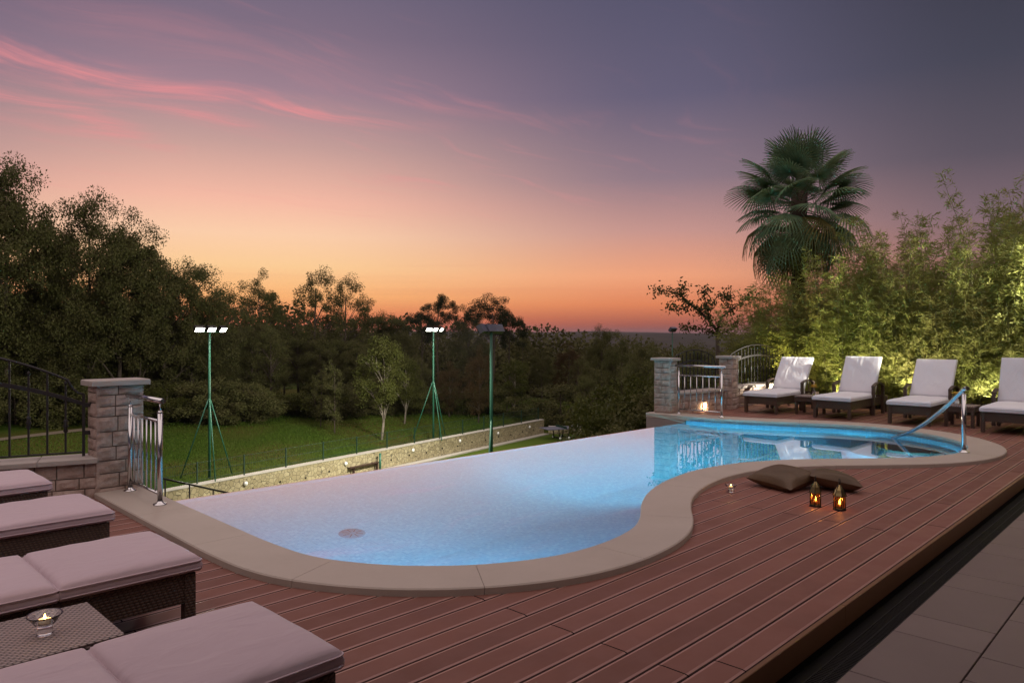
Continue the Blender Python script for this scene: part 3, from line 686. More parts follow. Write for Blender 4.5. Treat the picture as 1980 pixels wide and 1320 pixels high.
# ------------------------------------------------------------------ wrought iron fence panels
def iron_panel(p0, p1, z0, zr, zm, zp, label, nb):
    """z0 foot, zr end height, zm mid rail end height, zp arch crown"""
    p0 = Vector((*p0, 0)); p1 = Vector((*p1, 0)); L = (p1 - p0).length; rz = math.atan2((p1 - p0).y, (p1 - p0).x)
    e = empty('iron_fence', (p0.x, p0.y, 0), rz, label=label, cat='fence', group='wrought iron fence panels')
    def arch(x, end, crown): t = (x / L - .5) * 2; return end + (crown - end) * (1 - t * t)
    s = .05 * L
    top = []
    for i in range(25):
        x = s + (L - 2 * s) * i / 24; t = (i / 24 - .5) * 2; top.append((x, 0, zr + .13 + (zp - zr - .13) * (1 - t * t)))
    def scurve(xa, za, xb, zb):
        return [(xa + (xb - xa) * k / 8, 0, za + (zb - za) * (1 - (1 - k / 8) ** 2.2)) for k in range(1, 9)]
    path = list(reversed(scurve(top[0][0], top[0][2], 0, zr))) + top + scurve(top[-1][0], top[-1][2], L, zr)
    m = MB(); m.tube(path, .011, 6); obj('top_rail', m, M_IRON, e)
    m = MB(); dz = zp - zm; mid = [(L * i / 24, 0, arch(L * i / 24, zm, zm + (zp - zr) * .62)) for i in range(25)]
    for a, b in zip(mid[:-1], mid[1:]):
        v = [(a[0], -.006, a[2] - .018), (b[0], -.006, b[2] - .018), (b[0], .006, b[2] - .018), (a[0], .006, a[2] - .018), (a[0], -.006, a[2] + .018), (b[0], -.006, b[2] + .018), (b[0], .006, b[2] + .018), (a[0], .006, a[2] + .018)]
        m.add(v, [(3, 2, 1, 0), (4, 5, 6, 7), (0, 1, 5, 4), (2, 3, 7, 6)])
    obj('mid_rail', m, M_IRON, e)
    m = MB(); m.box((0, -.012, z0), (L, .012, z0 + .012)); obj('bottom_rail', m, M_IRON, e)
    m = MB(); m.box((-.012, -.012, z0 - .03), (.012, .012, zr)); obj('end_post', m, M_IRON, e); m = MB(); m.box((L - .012, -.012, z0 - .03), (L + .012, .012, zr)); obj('end_post', m, M_IRON, e)
    for k in range(1, nb):
        x = L * k / nb; i = min(range(len(path)), key=lambda q: abs(path[q][0] - x)); zt = path[i][2]; mz = arch(x, zm, zm + (zp - zr) * .62)
        b = MB(); full = k % 2 == 0
        b.box((x - .008, -.008, z0 + .012), (x + .008, .008, zt - .008 if full else mz + .12))
        if not full:
            b.lathe([(0, mz + .115), (.015, mz + .13), (.011, mz + .15), (0, mz + .165)], 8, 0, (x, 0, 0)); zz = (z0 + mz) / 2
            b.lathe([(.009, zz - .06), (.02, zz - .045), (.012, zz - .02), (.024, zz), (.012, zz + .02), (.02, zz + .045), (.009, zz + .06)], 8, 0, (x, 0, 0))
        obj('baluster', b, M_IRON, e)
    for xx, sg in ((0, -1), (L, 1)):
        for zz in (zm - .01, z0 + .18):
            b = MB(); b.box((min(xx, xx + sg * .10), -.014, zz - .018), (max(xx, xx + sg * .10), .014, zz + .018)); obj('bracket', b, M_IRON, e)
    return e
a0 = Vector((2.0, 7.34)) + d18 * .02; a1 = a0 + d18 * 2.5
iron_panel((a1.x, a1.y), (a0.x, a0.y), .39, .92, .83, 1.34, 'wrought iron fence panel with arched top left of the near pillar', 18)
b0 = a1 + d18 * .1; b1 = b0 + d18 * 2.4
iron_panel((11.62, 7.24), (13.06, 7.12), .42, .90, .80, 1.17, 'small arched iron fence panel between the two far pillars', 12)
iron_panel((13.48, 7.08), (15.9, 6.98), .45, .93, .83, 1.25, 'arched iron fence panel running into the bamboo', 18)

# ------------------------------------------------------------------ stainless rails
def steel_rail(p0, p1, z, label):
    p0 = Vector((*p0, z)); p1 = Vector((*p1, z)); L = (p1 - p0).length; rz = math.atan2((p1 - p0).y, (p1 - p0).x)
    e = empty('steel_railing', p0, rz, label=label, cat='railing', group='stainless steel pool railings'); H_ = .86
    for x in (0, L):
        m = MB(); m.tube([(x, 0, 0), (x, 0, H_ - .105)], .021, 14); m.tube([(x, 0, H_ - .10), (x, 0, H_ - .02)], .007, 8); m.lathe([(.021, H_ - .105), (.022, H_ - .09), (.012, H_ - .08), (.0, H_ - .078)], 14, 0, (x, 0, 0)); p = obj('post', m, M_STEEL, e)
        f = MB(); f.lathe([(.055, 0), (.055, .008), (.03, .012), (.022, .03)], 18, 0, (x, 0, 0)); obj('flange', f, M_STEEL, p)
    m = MB(); m.tube([(-.07, 0, H_), (L + .07, 0, H_)], .022, 14); obj('handrail', m, M_STEEL, e)
    for zz in (.085, H_ - .17):
        m = MB(); m.tube([(.02, 0, zz), (L - .02, 0, zz)], .012, 10); obj('crossbar', m, M_STEEL, e)
    for k in range(1, 7):
        x = L * k / 7; m = MB(); m.tube([(x, 0, .085), (x, 0, H_ - .17)], .0075, 8); obj('bar', m, M_STEEL, e)
steel_rail((2.265, 6.30), (2.28, 7.06), ZC, 'stainless steel railing on the coping beside the near stone pillar')
steel_rail((11.40, 6.10), (11.37, 6.92), ZC, 'stainless steel railing on the far coping in front of the low wall')
def build_hand():
    e = empty('pool_handrail', (10.02, 2.19, ZC), 0, label='curved steel handrail descending into the pool at the steps', cat='handrail')
    m = MB(); m.tube([(0, 0, 0), (0, 0, .70)], .026, 14); p = obj('post', m, M_STEEL, e); f = MB(); f.lathe([(.06, 0), (.06, .008), (.035, .014), (.027, .03)], 18); obj('flange', f, M_STEEL, p)
    A = Vector((0, 0, .755)); B = Vector((1.62, 1.27, -.115)); pts = []
    for k in range(21):
        t = k / 20 * 1.22; q = A.lerp(B, t); q.z -= .10 * math.sin(math.pi * min(t, 1)) * 1.0; pts.append(q)
    m = MB(); m.tube([A + Vector((-.06, -.05, .02))] + pts, .025, 14); obj('rail', m, M_STEEL, e)
    m = MB(); m.tube([(0, 0, .69), (0, 0, .75)], .010, 8); obj('bracket', m, M_STEEL, e)
build_hand()

# ------------------------------------------------------------------ loungers and side tables
def cushion(lx, ly, h, r=.034, puff=.014):
    """rounded pad spanning 0..lx, -ly/2..ly/2, 0..h"""
    nx, ny = 16, 12; m = MB()
    def ring(u, n): return u
    us = [0, .012, .03, .07, .13, .2, .28, .36, .44, .52, .6, .68, .76, .84, .9, .94, .97, .988, 1]; vs_ = [0, .012, .03, .07, .13, .21, .3, .4, .5, .6, .7, .79, .87, .93, .97, .988, 1]
    prof = []
    def z_of(u, v):
        x = u * lx; y = v * ly; dx = min(x, lx - x); dy = min(y, ly - y)
        f = lambda d: math.sqrt(max(0, 1 - (1 - min(d / r, 1)) ** 2))
        e = min(f(dx), f(dy)) if (dx < r and dy < r) else f(min(dx, dy))
        b = (1 - (2 * u - 1) ** 6) * (1 - (2 * v - 1) ** 6)
        wr = .0035 * math.sin(11 * u + 5 * v + lx * 7) * math.sin(9 * v - 4 * u + lx * 3) + .0022 * math.sin(23 * u - 17 * v)
        return h - r + r * e + (puff + wr) * b
    A, B = len(us), len(vs_)
    top = [(u * lx, (v - .5) * ly, z_of(u, v)) for v in vs_ for u in us]
    m.add(top, [(j * A + i, j * A + i + 1, (j + 1) * A + i + 1, (j + 1) * A + i) for j in range(B - 1) for i in range(A - 1)], 0, True)
    rim = [i for i in range(A)] + [j * A + A - 1 for j in range(1, B)] + [(B - 1) * A + i for i in range(A - 2, -1, -1)] + [j * A for j in range(B - 2, 0, -1)]
    k = len(rim); o = len(m.v); low = [(top[i][0], top[i][1], .012) for i in rim]; mid = []
    for i in rim:
        x, y, z = top[i]; cx = (x - lx / 2); cy = y; s = 1.0 + .006; mid.append((lx / 2 + cx * s, cy * (1 + .008), h * .45))
    inn = [(lx / 2 + (top[i][0] - lx / 2) * .985, top[i][1] * .97, 0) for i in rim]
    m.v += mid + low + inn
    for q in range(k):
        n_ = (q + 1) % k
        m.f += [(rim[n_], rim[q], o + q, o + n_), (o + n_, o + q, o + k + q, o + k + n_), (o + k + n_, o + k + q, o + 2 * k + q, o + 2 * k + n_)]; m.mi += [0] * 3; m.sm += [True] * 3
    m.f.append(tuple(o + 2 * k + q for q in range(k))); m.mi.append(0); m.sm.append(False)
    return m
def piping(c, lx, ly, h, cm):
    for z, gr in ((h - .026, .004), (.014, .004)):
        m = MB(); r_ = .02; P = []
        for cx, cy, a0 in ((lx - r_, ly / 2 - r_, 0), (r_, ly / 2 - r_, 90), (r_, -ly / 2 + r_, 180), (lx - r_, -ly / 2 + r_, 270)):
            for k in range(4): a = R(a0 + 30 * k); P.append((cx + (r_ + gr) * math.cos(a), cy + (r_ + gr) * math.sin(a), z + .002 * math.sin(k + cx * 9)))
        P.append(P[0]); m.tube(P, .0042, 5, caps=False); obj('piping', m, cm, c)
def make_lounger(loc, rz, label, group, back=48, cm=None):
    """foot end at local x = 0, head towards +x"""
    e = empty('sun_lounger', loc, rz, label=label, cat='sun lounger', group=group); W_ = .62; zt = .318
    f = MB(); w = W_ / 2
    f.box((.01, -w, .175), (1.95, -w + .03, zt)); f.box((.01, w - .03, .175), (1.95, w, zt)); f.box((.012, -w + .03, .175), (.045, w - .03, zt - .002)); f.box((1.91, -w + .03, .175), (1.948, w - .03, zt - .002))
    f.box((.045, -w + .03, zt - .03), (1.22, w - .03, zt - .006)); obj('frame', f, M_WICK, e)
    for x in (.0, 1.10, 1.88):
        for y in (-w - .004, w - .046):
            g = MB(); g.box((x, y, .012), (x + .05, y + .05, zt - .004), 0, None, .003); lg = obj('leg', g, M_WICK, e)
            h = MB(); h.lathe([(.016, 0), (.02, .004), (.02, .014)], 8, 0, (x + .025, y + .025, 0)); obj('foot', h, M_STEEL, lg)
    a = back; pv = (1.22, 0, zt + .005)
    b = MB(); Mb = Matrix.Translation(pv) @ Matrix.Rotation(-R(a), 4, 'Y'); b.box((0, -w + .02, -.02), (.74, w - .02, .0), 0, Mb); obj('backrest', b, M_WICK, e)
    pe = Mb @ Vector((.5, 0, -.02))
    for y in (-w + .06, w - .06): st = MB(); st.tube([(pe.x, y, pe.z), (1.62, y, zt - .03)], .009, 6); obj('back_strut', st, M_STEEL, e)
    for s, (xa, l) in enumerate(((-.025, .60), (.578, .64))):
        c = obj('cushion', cushion(l, W_ + .035, .076), cm, e, (xa, 0, zt)); piping(c, l, W_ + .035, .076, cm)
    c = obj('back_cushion', cushion(.76, W_ + .02, .07, .025, .012), cm, e, (pv[0] + .005, 0, zt + .055), (0, -R(a), 0))
    for y in (-1, 1):
        pts = []
        for k in range(13):
            t = k / 12; pts.append((1.02 + .56 * t, y * (w + .035), zt + .20 + .075 * math.sin(math.pi * (t * .85 + .08)) - .02))
        m = MB()
        for p, q in zip(pts[:-1], pts[1:]):
            m.add([(p[0], p[1] - .028, p[2]), (q[0], q[1] - .028, q[2]), (q[0], q[1] + .028, q[2]), (p[0], p[1] + .028, p[2]), (p[0], p[1] - .028, p[2] + .022), (q[0], q[1] - .028, q[2] + .022), (q[0], q[1] + .028, q[2] + .022), (p[0], p[1] + .028, p[2] + .022)],
                  [(3, 2, 1, 0), (4, 5, 6, 7), (0, 1, 5, 4), (2, 3, 7, 6)])
        m.box((1.02, y * (w + .035) - .025, .012), (1.065, y * (w + .035) + .025, pts[0][2] + .01)); m.box((1.53, y * (w + .035) - .025, .012), (1.575, y * (w + .035) + .025, pts[-1][2] + .01))
        obj('armrest', m, M_WICK, e)
    return e
LG = 'mauve cushioned loungers by the stone pillar'; LW = 'white cushioned loungers before the bamboo'
for yc, xb, lab in ((2.45, 1.335, 'wicker lounger nearest the camera, with shaded mauve cushions'), (3.835, 1.43, 'wicker lounger with shaded mauve cushions just behind the wicker candle table'),
                (5.15, 1.445, 'third shaded mauve lounger from the camera, its foot near the steel railing'), (6.425, 1.415, 'farthest shaded mauve lounger, against the low stone wall')):
    make_lounger((xb, yc, 0), math.pi, lab, LG, 30, M_CUSH)
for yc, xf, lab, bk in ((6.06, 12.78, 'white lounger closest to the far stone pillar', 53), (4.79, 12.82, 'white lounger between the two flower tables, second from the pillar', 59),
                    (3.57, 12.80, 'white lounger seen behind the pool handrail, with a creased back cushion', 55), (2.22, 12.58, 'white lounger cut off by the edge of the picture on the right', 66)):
    make_lounger((xf, yc, 0), 0, lab, LW, bk, M_CUSH_LIT)
def side_table(c, s, h, label, rz=0):
    e = empty('side_table', (c[0], c[1], 0), rz, label=label, cat='side table', group='square wicker side tables'); k = s / 2
    m = MB(); m.box((-k, -k, h - .02), (k, k, h), 0, None, .004); obj('table_top', m, M_WICKT, e)
    m = MB()
    for (x0, y0, x1, y1) in ((-k + .01, -k + .01, k - .01, -k + .03), (-k + .01, k - .03, k - .01, k - .01), (-k + .01, -k + .03, -k + .03, k - .03), (k - .03, -k + .03, k - .01, k - .03)): m.box((x0, y0, h - .10), (x1, y1, h - .021))
    obj('apron', m, M_WICK, e)
    for x in (-k + .005, k - .05):
        for y in (-k + .005, k - .05): g = MB(); g.box((x, y, 0), (x + .045, y + .045, h - .022)); obj('leg', g, M_WICK, e)
side_table((.70, 3.165), .46, .335, 'wicker side table with a glass tealight, between the two nearest loungers')
side_table((13.42, 5.40), .42, .34, 'wicker side table with flowers between the first and second white loungers')
side_table((13.30, 2.93), .42, .34, 'wicker side table with flowers behind the pool handrail')

# ------------------------------------------------------------------ small things on deck and tables
def candle_light(e, loc, power, r=.012, col=(1.0, .55, .2)):
    ld = bpy.data.lights.new('candle_light', 'POINT'); ld.energy = power; ld.shadow_soft_size = r; ld.color = col
    lo = bpy.data.objects.new('candle_light', ld); COL.objects.link(lo); lo.parent = e; lo.location = loc
def flame(e, loc, s=1.0):
    m = MB(); m.lathe([(0, 0), (.0045 * s, .004 * s), (.006 * s, .010 * s), (.004 * s, .02 * s), (0, .032 * s)], 10); return obj('flame', m, M_FLAME, e, loc)
def tealight(loc, label, s=1.0):
    e = empty('tealight_glass', loc, 0, label=label, cat='candle', group='glass tealight holders')
    out = [(0, 0), (.026, 0), (.027, .004), (.026, .03), (.030, .036), (.040, .048), (.055, .070), (.060, .074), (.0595, .0765), (.052, .072), (.036, .05), (.029, .042), (.026, .040), (0, .040)]
    m = MB(); m.lathe([(r_ * s, z * s) for r_, z in out], 28); obj('glass', m, M_GLASS, e)
    w = MB(); w.lathe([(0, .042 * s), (.0225 * s, .042 * s), (.0225 * s, .056 * s), (.02 * s, .0575 * s), (0, .055 * s)], 18); obj('wax', w, M_WAX, e)
    flame(e, (0, 0, .056 * s), .7); candle_light(e, (0, 0, .085 * s), .35)
tealight((.715, 3.13, .337), 'clear glass tealight burning on the wicker table', 1.0)
tealight((6.21, 3.23, .001), 'clear glass tealight on the deck left of the brown pillows', .92)
def lantern(loc, rz, label):
    e = empty('lantern', loc, rz, label=label, cat='lantern', group='small metal lanterns with candles'); n = 6; r_ = .046
    b = MB(); b.lathe([(0, 0), (r_ + .006, 0), (r_ + .006, .010), (r_ + .002, .016), (0, .016)], n, 0, smooth=False); obj('base', b, M_BLACKM, e)
    for k in range(n):
        t = 2 * math.pi * k / n; p = MB(); x, y = r_ * math.cos(t), r_ * math.sin(t); p.tube([(x, y, .014), (x, y, .118)], .0036, 5); obj('post', p, M_BLACKM, e)
        t2 = 2 * math.pi * (k + 1) / n; g = MB(); x2, y2 = r_ * math.cos(t2), r_ * math.sin(t2); c = .97
        g.add([(x * c, y * c, .018), (x2 * c, y2 * c, .018), (x2 * c, y2 * c, .113), (x * c, y * c, .113)], [(0, 1, 2, 3)]); obj('pane', g, M_AMBER, e)
    d = MB(); d.lathe([(r_ + .006, .113), (r_ + .008, .118), (r_ + .006, .124), (.044, .142), (.036, .165), (.024, .186), (.012, .202), (.006, .21)], n, 0, smooth=False); roof = obj('roof', d, M_BRASS, e)
    for k in range(n):
        t = 2 * math.pi * k / n; p = MB(); p.tube([((r) * math.cos(t), (r) * math.sin(t), z) for r, z in ((r_ + .007, .122), (.045, .143), (.037, .166), (.025, .187), (.012, .203))], .0028, 5); obj('rib', p, M_BLACKM, roof)
    f = MB(); f.lathe([(.006, .205), (.010, .214), (.005, .222), (.008, .23), (.0, .236)], 8); ring = [(.014 * math.cos(2 * math.pi * k / 14), 0, .244 + .014 * math.sin(2 * math.pi * k / 14)) for k in range(15)]; f.tube(ring, .003, 5); f.box((-.022, -.003, .228), (.022, .003, .234)); obj('finial', f, M_BLACKM, e)
    c = MB(); c.lathe([(0, .016), (.016, .016), (.016, .045), (0, .043)], 12); obj('candle', c, M_WAX, e); flame(e, (0, 0, .045), 1.35); candle_light(e, (0, 0, .075), .5)
lantern((6.20, 2.45, .001), .3, 'small metal lantern on the deck, nearer the pillows')
lantern((6.21, 2.255, .001), .7, 'small metal lantern on the deck, right one of the pair')
def pillow(loc, rot, a, label, h=.085):
    n = 18; m = MB()
    def pt(i, j, sg):
        u = -1 + 2 * i / n; v = -1 + 2 * j / n
        b = max(0, (1 - abs(u) ** 2.6) * (1 - abs(v) ** 2.6)); pin = 1 - .10 * (1 - u * u) * v * v - .0; pin2 = 1 - .10 * (1 - v * v) * u * u
        z = sg * h * b ** .48 + .006 * math.sin(5 * u + 3 * v) * (1 - u * u) * (1 - v * v)
        return (a * u * pin2, a * v * pin, z)
    for sg in (1, -1):
        vs = [pt(i, j, sg) for j in range(n + 1) for i in range(n + 1)]; fs = []
        for j in range(n):
            for i in range(n):
                q = (j * (n + 1) + i, j * (n + 1) + i + 1, (j + 1) * (n + 1) + i + 1, (j + 1) * (n + 1) + i); fs.append(q if sg > 0 else q[::-1])
        m.add(vs, fs, 0, True)
    o = obj('pillow', m, M_PILLOW, None, loc, rot); return tag(o, label, 'pillow', 'brown scatter pillows')
pillow((6.78, 2.98, .090), (R(4), R(-7), R(-12)), .25, 'plump brown satin pillow with its corner near the tealight', .092)
pillow((7.04, 2.62, .085), (R(10), R(6), R(28)), .235, 'brown satin pillow behind the two lanterns', .085)
def vase(loc, label, seed):
    e = empty('flower_vase', loc, 0, label=label, cat='flower vase', group='vases of yellow flowers'); rr = random.Random(seed)
    m = MB(); m.lathe([(0, 0), (.028, 0), (.036, .03), (.032, .06), (.02, .085), (.026, .10), (.022, .098), (.016, .085), (0, .08)], 16); obj('vase', m, M_PORC if seed == 2 else M_GLASS, e)
    st = MB(); fl = []
    for k in range(9):
        a = rr.uniform(0, 6.28); r_ = rr.uniform(.01, .06); top = Vector((r_ * math.cos(a), r_ * math.sin(a), rr.uniform(.15, .20))); st.tube([(0, 0, .05), (top.x * .4, top.y * .4, .11), top], .002, 5); fl.append(top)
    for k in range(10):
        a = rr.uniform(0, 6.28); p = Vector((.03 * math.cos(a), .03 * math.sin(a), rr.uniform(.10, .15))); q = p + Vector((.05 * math.cos(a), .05 * math.sin(a), .02)); s = Vector((-math.sin(a), math.cos(a), 0)) * .011
        st.add([p, (p + q) / 2 + s, q, (p + q) / 2 - s], [(0, 1, 2, 3)])
    obj('stems', st, M_STEM, e)
    for t in fl:
        b = MB(); n = 9
        for k in range(n):
            a = 2 * math.pi * k / n; c = Vector((math.cos(a), math.sin(a), .35)); s = Vector((-math.sin(a), math.cos(a), 0)) * .009
            b.add([t, t + c * .022 + s * 1.7, t + c * .040, t + c * .022 - s * 1.7], [(0, 1, 2, 3)])
        b.lathe([(0, .012), (.007, .009), (.008, .002)], 7, 0, t); obj('flower', b, M_PETAL, e)
vase((13.36, 5.30, .341), 'small glass vase of yellow flowers on the table by the first white lounger', 1)
vase((13.24, 2.99, .341), 'small white vase of yellow flowers on the table behind the pool handrail', 2)
def floating_leaf():
    m = MB(); m.add([(-.07, 0, .002), (-.02, .022, .006), (.03, .018, .004), (.08, 0, .010), (.03, -.02, .005), (-.02, -.024, .004)], [(0, 5, 4, 3, 2, 1)]); o = obj('fallen_leaf', m, M_PILLOW, None, (8.15, 3.55, ZW + .002), (0, 0, .5))
    tag(o, 'dark fallen leaf floating on the pool by the coping', 'leaf')
floating_leaf()
# lit lamp set on the low wall
def wall_lamp():
    e = empty('wall_lamp', (12.45, 7.02, .10), R(-3), label='small lit wall lamp low on the stone wall behind the far rail', cat='wall lamp')
    m = MB(); m.box((-.04, .0, -.03), (.04, .05, .09), 0, None, .004); obj('housing', m, M_STEEL, e)
    m = MB(); m.box((-.026, -.012, -.015), (.026, -.001, .065)); obj('glass', m, M_LAMPW, e)
    ld = bpy.data.lights.new('wall_light', 'AREA'); ld.size = .06; ld.energy = 3.0; ld.color = (1.0, .66, .34); lo = bpy.data.objects.new('wall_light', ld); COL.objects.link(lo); lo.parent = e; lo.location = (0, -.03, .02); lo.rotation_euler = (R(70), 0, 0)
wall_lamp()

# ------------------------------------------------------------------ planting bed, bamboo, palm
def bed():
    m = MB(); m.box((15.17, -8, -6.9), (22, 9.2, -.03)); m.box((13.6, 7.46, -6.9), (15.168, 7.95, -.04)); tag(obj('planting_bed', m, M_SOIL), kind='structure')
bed()
def rand_unit(n, zs=1.0):
    v = RNG.normal(size=(n, 3)); v[:, 2] *= zs; return v / np.linalg.norm(v, axis=1, keepdims=True)
def leaf_quads(C, D, l, w, N=None):
    """diamond leaves at C pointing along D"""
    n = len(C); q = RNG.normal(size=(n, 3)) if N is None else N; S = np.cross(D, q); S /= np.linalg.norm(S, axis=1, keepdims=True) + 1e-9
    l = np.broadcast_to(l, n)[:, None]; w = np.broadcast_to(w, n)[:, None]
    return np.stack([C, C + D * l * .42 + S * w * .5, C + D * l, C + D * l * .42 - S * w * .5], 1)
def bamboo_proto(seed, h0=4.0, nc=7, spread=.40):
    global RNG
    RNG = np.random.default_rng(seed); culm = MB(); Q = []
    for c in range(nc):
        a = RNG.uniform(0, 6.28); r_ = spread * math.sqrt(RNG.uniform(0, 1)); b = np.array([r_ * math.cos(a), r_ * math.sin(a), 0]); h = h0 * RNG.uniform(.55, 1.0)
        if c == 0: h = h0
        lean = np.array([math.cos(a), math.sin(a), 0]) * RNG.uniform(.05, .22) * h
        def P(t): return b + lean * t ** 2.2 + np.array([0, 0, h * t])
        culm.tube([P(t) for t in np.linspace(0, 1, 7)], [.011 * (1 - .8 * t) + .001 for t in np.linspace(0, 1, 7)], 5)
        nn = int(h * 9)
        for k in range(nn):
            t = .06 + .94 * (k + RNG.uniform()) / nn; p = P(t); L = (.62 * (1 - t) ** .55 + .10) * RNG.uniform(.5, 1.05)
            for br in range(3):
                az = RNG.uniform(0, 6.28); el = RNG.uniform(.25, 1.0); d = np.array([math.cos(az) * math.cos(el), math.sin(az) * math.cos(el), math.sin(el)]); q = p + d * L; 
                m_ = max(6, int(L * 44)); tt = RNG.uniform(.15, 1, m_)[:, None]
                C = p + d * L * tt + np.array([0, 0, -.28]) * L * tt ** 2 + RNG.normal(size=(m_, 3)) * .022
                D = d * .8 + RNG.normal(size=(m_, 3)) * .55 + np.array([0, 0, -.28]); D /= np.linalg.norm(D, axis=1, keepdims=True)
                Q.append(leaf_quads(C, D, RNG.uniform(.08, .155, m_), RNG.uniform(.012, .02, m_)))
                if br == 0: culm.tube([p, p + d * L * .5 + [0, 0, -.03 * L], p + d * L + [0, 0, -.2 * L]], [.003, .0025, .001], 3, caps=False)
    return culm.mesh('culm', M_CULM), quads_mesh('foliage', np.concatenate(Q), M_BAM)
BAM = [bamboo_proto(s, h, n, sp) for s, h, n, sp in ((21, 4.0, 12, .42), (22, 3.6, 12, .45), (23, 3.2, 13, .48), (24, 3.9, 11, .40))]
def bamboo(x, y, k, s, rz, label):
    e = link('clump', None, HEDGE, (x, y, 0), (0, 0, rz), (1, 1, s))
    link('culm', BAM[k][0], e); link('foliage', BAM[k][1], e)
BL = ''; HEDGE = empty('bamboo_hedge', (0, 0, -.05), 0, label='tall dense lit bamboo hedge behind the row of white loungers', cat='bamboo hedge')
rb = random.Random(5)
for i in range(13):                       # front row
    y = 7.55 - i * .62; bamboo(15.82 + rb.uniform(-.12, .12), y, (i * 2 + 1) % 4, (.60, .68, .80, .86, .82, .9, .84, .92, .88, .95, .9, .95, .9)[i], rb.uniform(0, 6), BL)
for i in range(13):                       # taller back row
    y = 8.0 - i * .64; bamboo(16.45 + rb.uniform(-.2, .2), y, (i * 3) % 4, (.60, .72, .80, .92, 1.0, 1.04, 1.12, 1.02, 1.16, 1.06, 1.14, 1.1, 1.1)[i], rb.uniform(0, 6), BL)
for i in range(9):
    bamboo(17.3 + rb.uniform(-.2, .2), 7.0 - i * .9, i % 4, 1.0 + .02 * i, rb.uniform(0, 6), BL)

def frond_mesh(seed, mt, droop):
    """fan leaf of a windmill palm: petiole along +x, fan of folded segments at its end"""
    r_ = random.Random(seed); m = MB(); pl_ = .75; m.tube([(0, 0, 0), (pl_ * .5, 0, .05), (pl_, 0, 0)], [.012, .009, .007], 5)
    n = 40; c = Vector((pl_, 0, 0))
    for k in range(n):
        a = R(-150) + R(300) * (k + .5) / n; L = (.62 - .10 * abs(a) / 2.6) * r_.uniform(.92, 1.05); d = Vector((math.cos(a), math.sin(a), 0)); s = Vector((-d.y, d.x, 0)); fold = .010
        w0, w1 = .005, L * .36 * math.tan(R(300) / n / 2)
        def z(t): return -droop * (t ** 2.4) + .10 * math.cos(a) * t * .3
        P = []
        for t, w in ((.0, w0), (.5, w1), (.78, w1 * .75), (1.0, .001)):
            p = c + d * L * t + Vector((0, 0, z(t) * L)); P.append((p - s * w, p + Vector((0, 0, fold)), p + s * w))
        for q in range(3):
            A, B = P[q], P[q + 1]; m.add([A[0], A[1], A[2], B[0], B[1], B[2]], [(0, 1, 4, 3), (1, 2, 5, 4)])
    return m.mesh('frond', [mt])
def palm():
    base = at(1546, 600, 17.0); e = empty('fan_palm', (base.x, base.y, -.05), 0, label='tall fan palm rising behind the bamboo', cat='palm tree'); H_ = 5.0
    t = MB(); t.tube([(0, 0, 0), (.02, 0, 1.5), (-.03, .02, 3.0), (0, 0, H_)], [.13, .12, .15, .19], 12); rr = random.Random(3)
    for k in range(220):                                  # fibre and leaf-base stubs
        z = rr.uniform(2.2, H_); a = rr.uniform(0, 6.28); r_ = .12 + .05 * (z / H_); p = Vector((r_ * math.cos(a), r_ * math.sin(a), z)); q = p + Vector((math.cos(a) * .10, math.sin(a) * .10, rr.uniform(-.16, .16))); s = Vector((-math.sin(a), math.cos(a), 0)) * .012
        t.add([p - s, p + s, q + s * .3, q - s * .3], [(0, 1, 2, 3)])
    obj('trunk', t, M_PTRUNK, e)
    FM = [frond_mesh(1, M_PALM, .25), frond_mesh(2, M_PALM, .45), frond_mesh(3, M_PALM, .7), frond_mesh(4, M_PALMDRY, .8)]
    for k in range(60):
        f = k / 59; el = R(86 - 150 * f ** .9) + rr.uniform(-.12, .12); a = k * 2.39996 + rr.uniform(-.2, .2); mi = 0 if f < .35 else (1 if f < .6 else 2)
        if f > .62 and rr.random() < .30: mi = 3
        o = link('frond', FM[mi], e, (.10 * math.cos(a), .10 * math.sin(a), H_ - .05 - .75 * f), (rr.uniform(-.5, .5), -el, a), [rr.uniform(.95, 1.12) + .16 * f] * 3); o.rotation_mode = 'XYZ'
palm()
def garden_spot(x, y, aim, power, label, col=(1.0, .90, .62), ang=115):
    e = empty('garden_spotlight', (x, y, -.03), 0, label=label, cat='spotlight', group='garden spotlights at the foot of the bamboo')
    m = MB(); m.tube([(0, 0, 0), (0, 0, .10)], .008, 6); obj('stake', m, M_BLACKM, e)
    d = Vector(aim).normalized(); q = Vector((0, 0, 1)).rotation_difference(d).to_matrix().to_4x4(); M = Matrix.Translation((0, 0, .13)) @ q
    h = MB(); h.lathe([(0, -.05), (.03, -.05), (.035, .05), (.03, .05)], 14); h.v = [tuple(M @ Vector(v)) for v in h.v]; obj('head', h, M_BLACKM, e)
    l = MB(); l.lathe([(.03, .046), (0, .048)], 14); l.v = [tuple(M @ Vector(v)) for v in l.v]; obj('lens', l, M_SPOTL, e)
    ld = bpy.data.lights.new('garden_light', 'SPOT'); ld.energy = power; ld.spot_size = R(ang); ld.spot_blend = .8; ld.color = col; ld.shadow_soft_size = .03
    lo = bpy.data.objects.new('garden_light', ld); COL.objects.link(lo); lo.parent = e; lo.location = M @ Vector((0, 0, .07)); lo.rotation_euler = (-d).to_track_quat('Z', 'Y').to_euler()
for y, p, cl, lb in ((6.75, 130, (1.0, .85, .40), 'garden spotlight under the head of the first white lounger'), (5.35, 130, (1.0, .90, .58), 'garden spotlight behind the first flower table'),
                 (4.15, 150, (1.0, .93, .66), 'garden spotlight between the second and third white loungers'), (2.95, 170, (1.0, .95, .70), 'garden spotlight behind the second flower table'), (1.6, 180, (1.0, .95, .70), 'garden spotlight at the end of the lounger row')):
    garden_spot(14.96, y, (.30, 0, .95), p * (1.6 if y > 4 else .7), lb, cl)

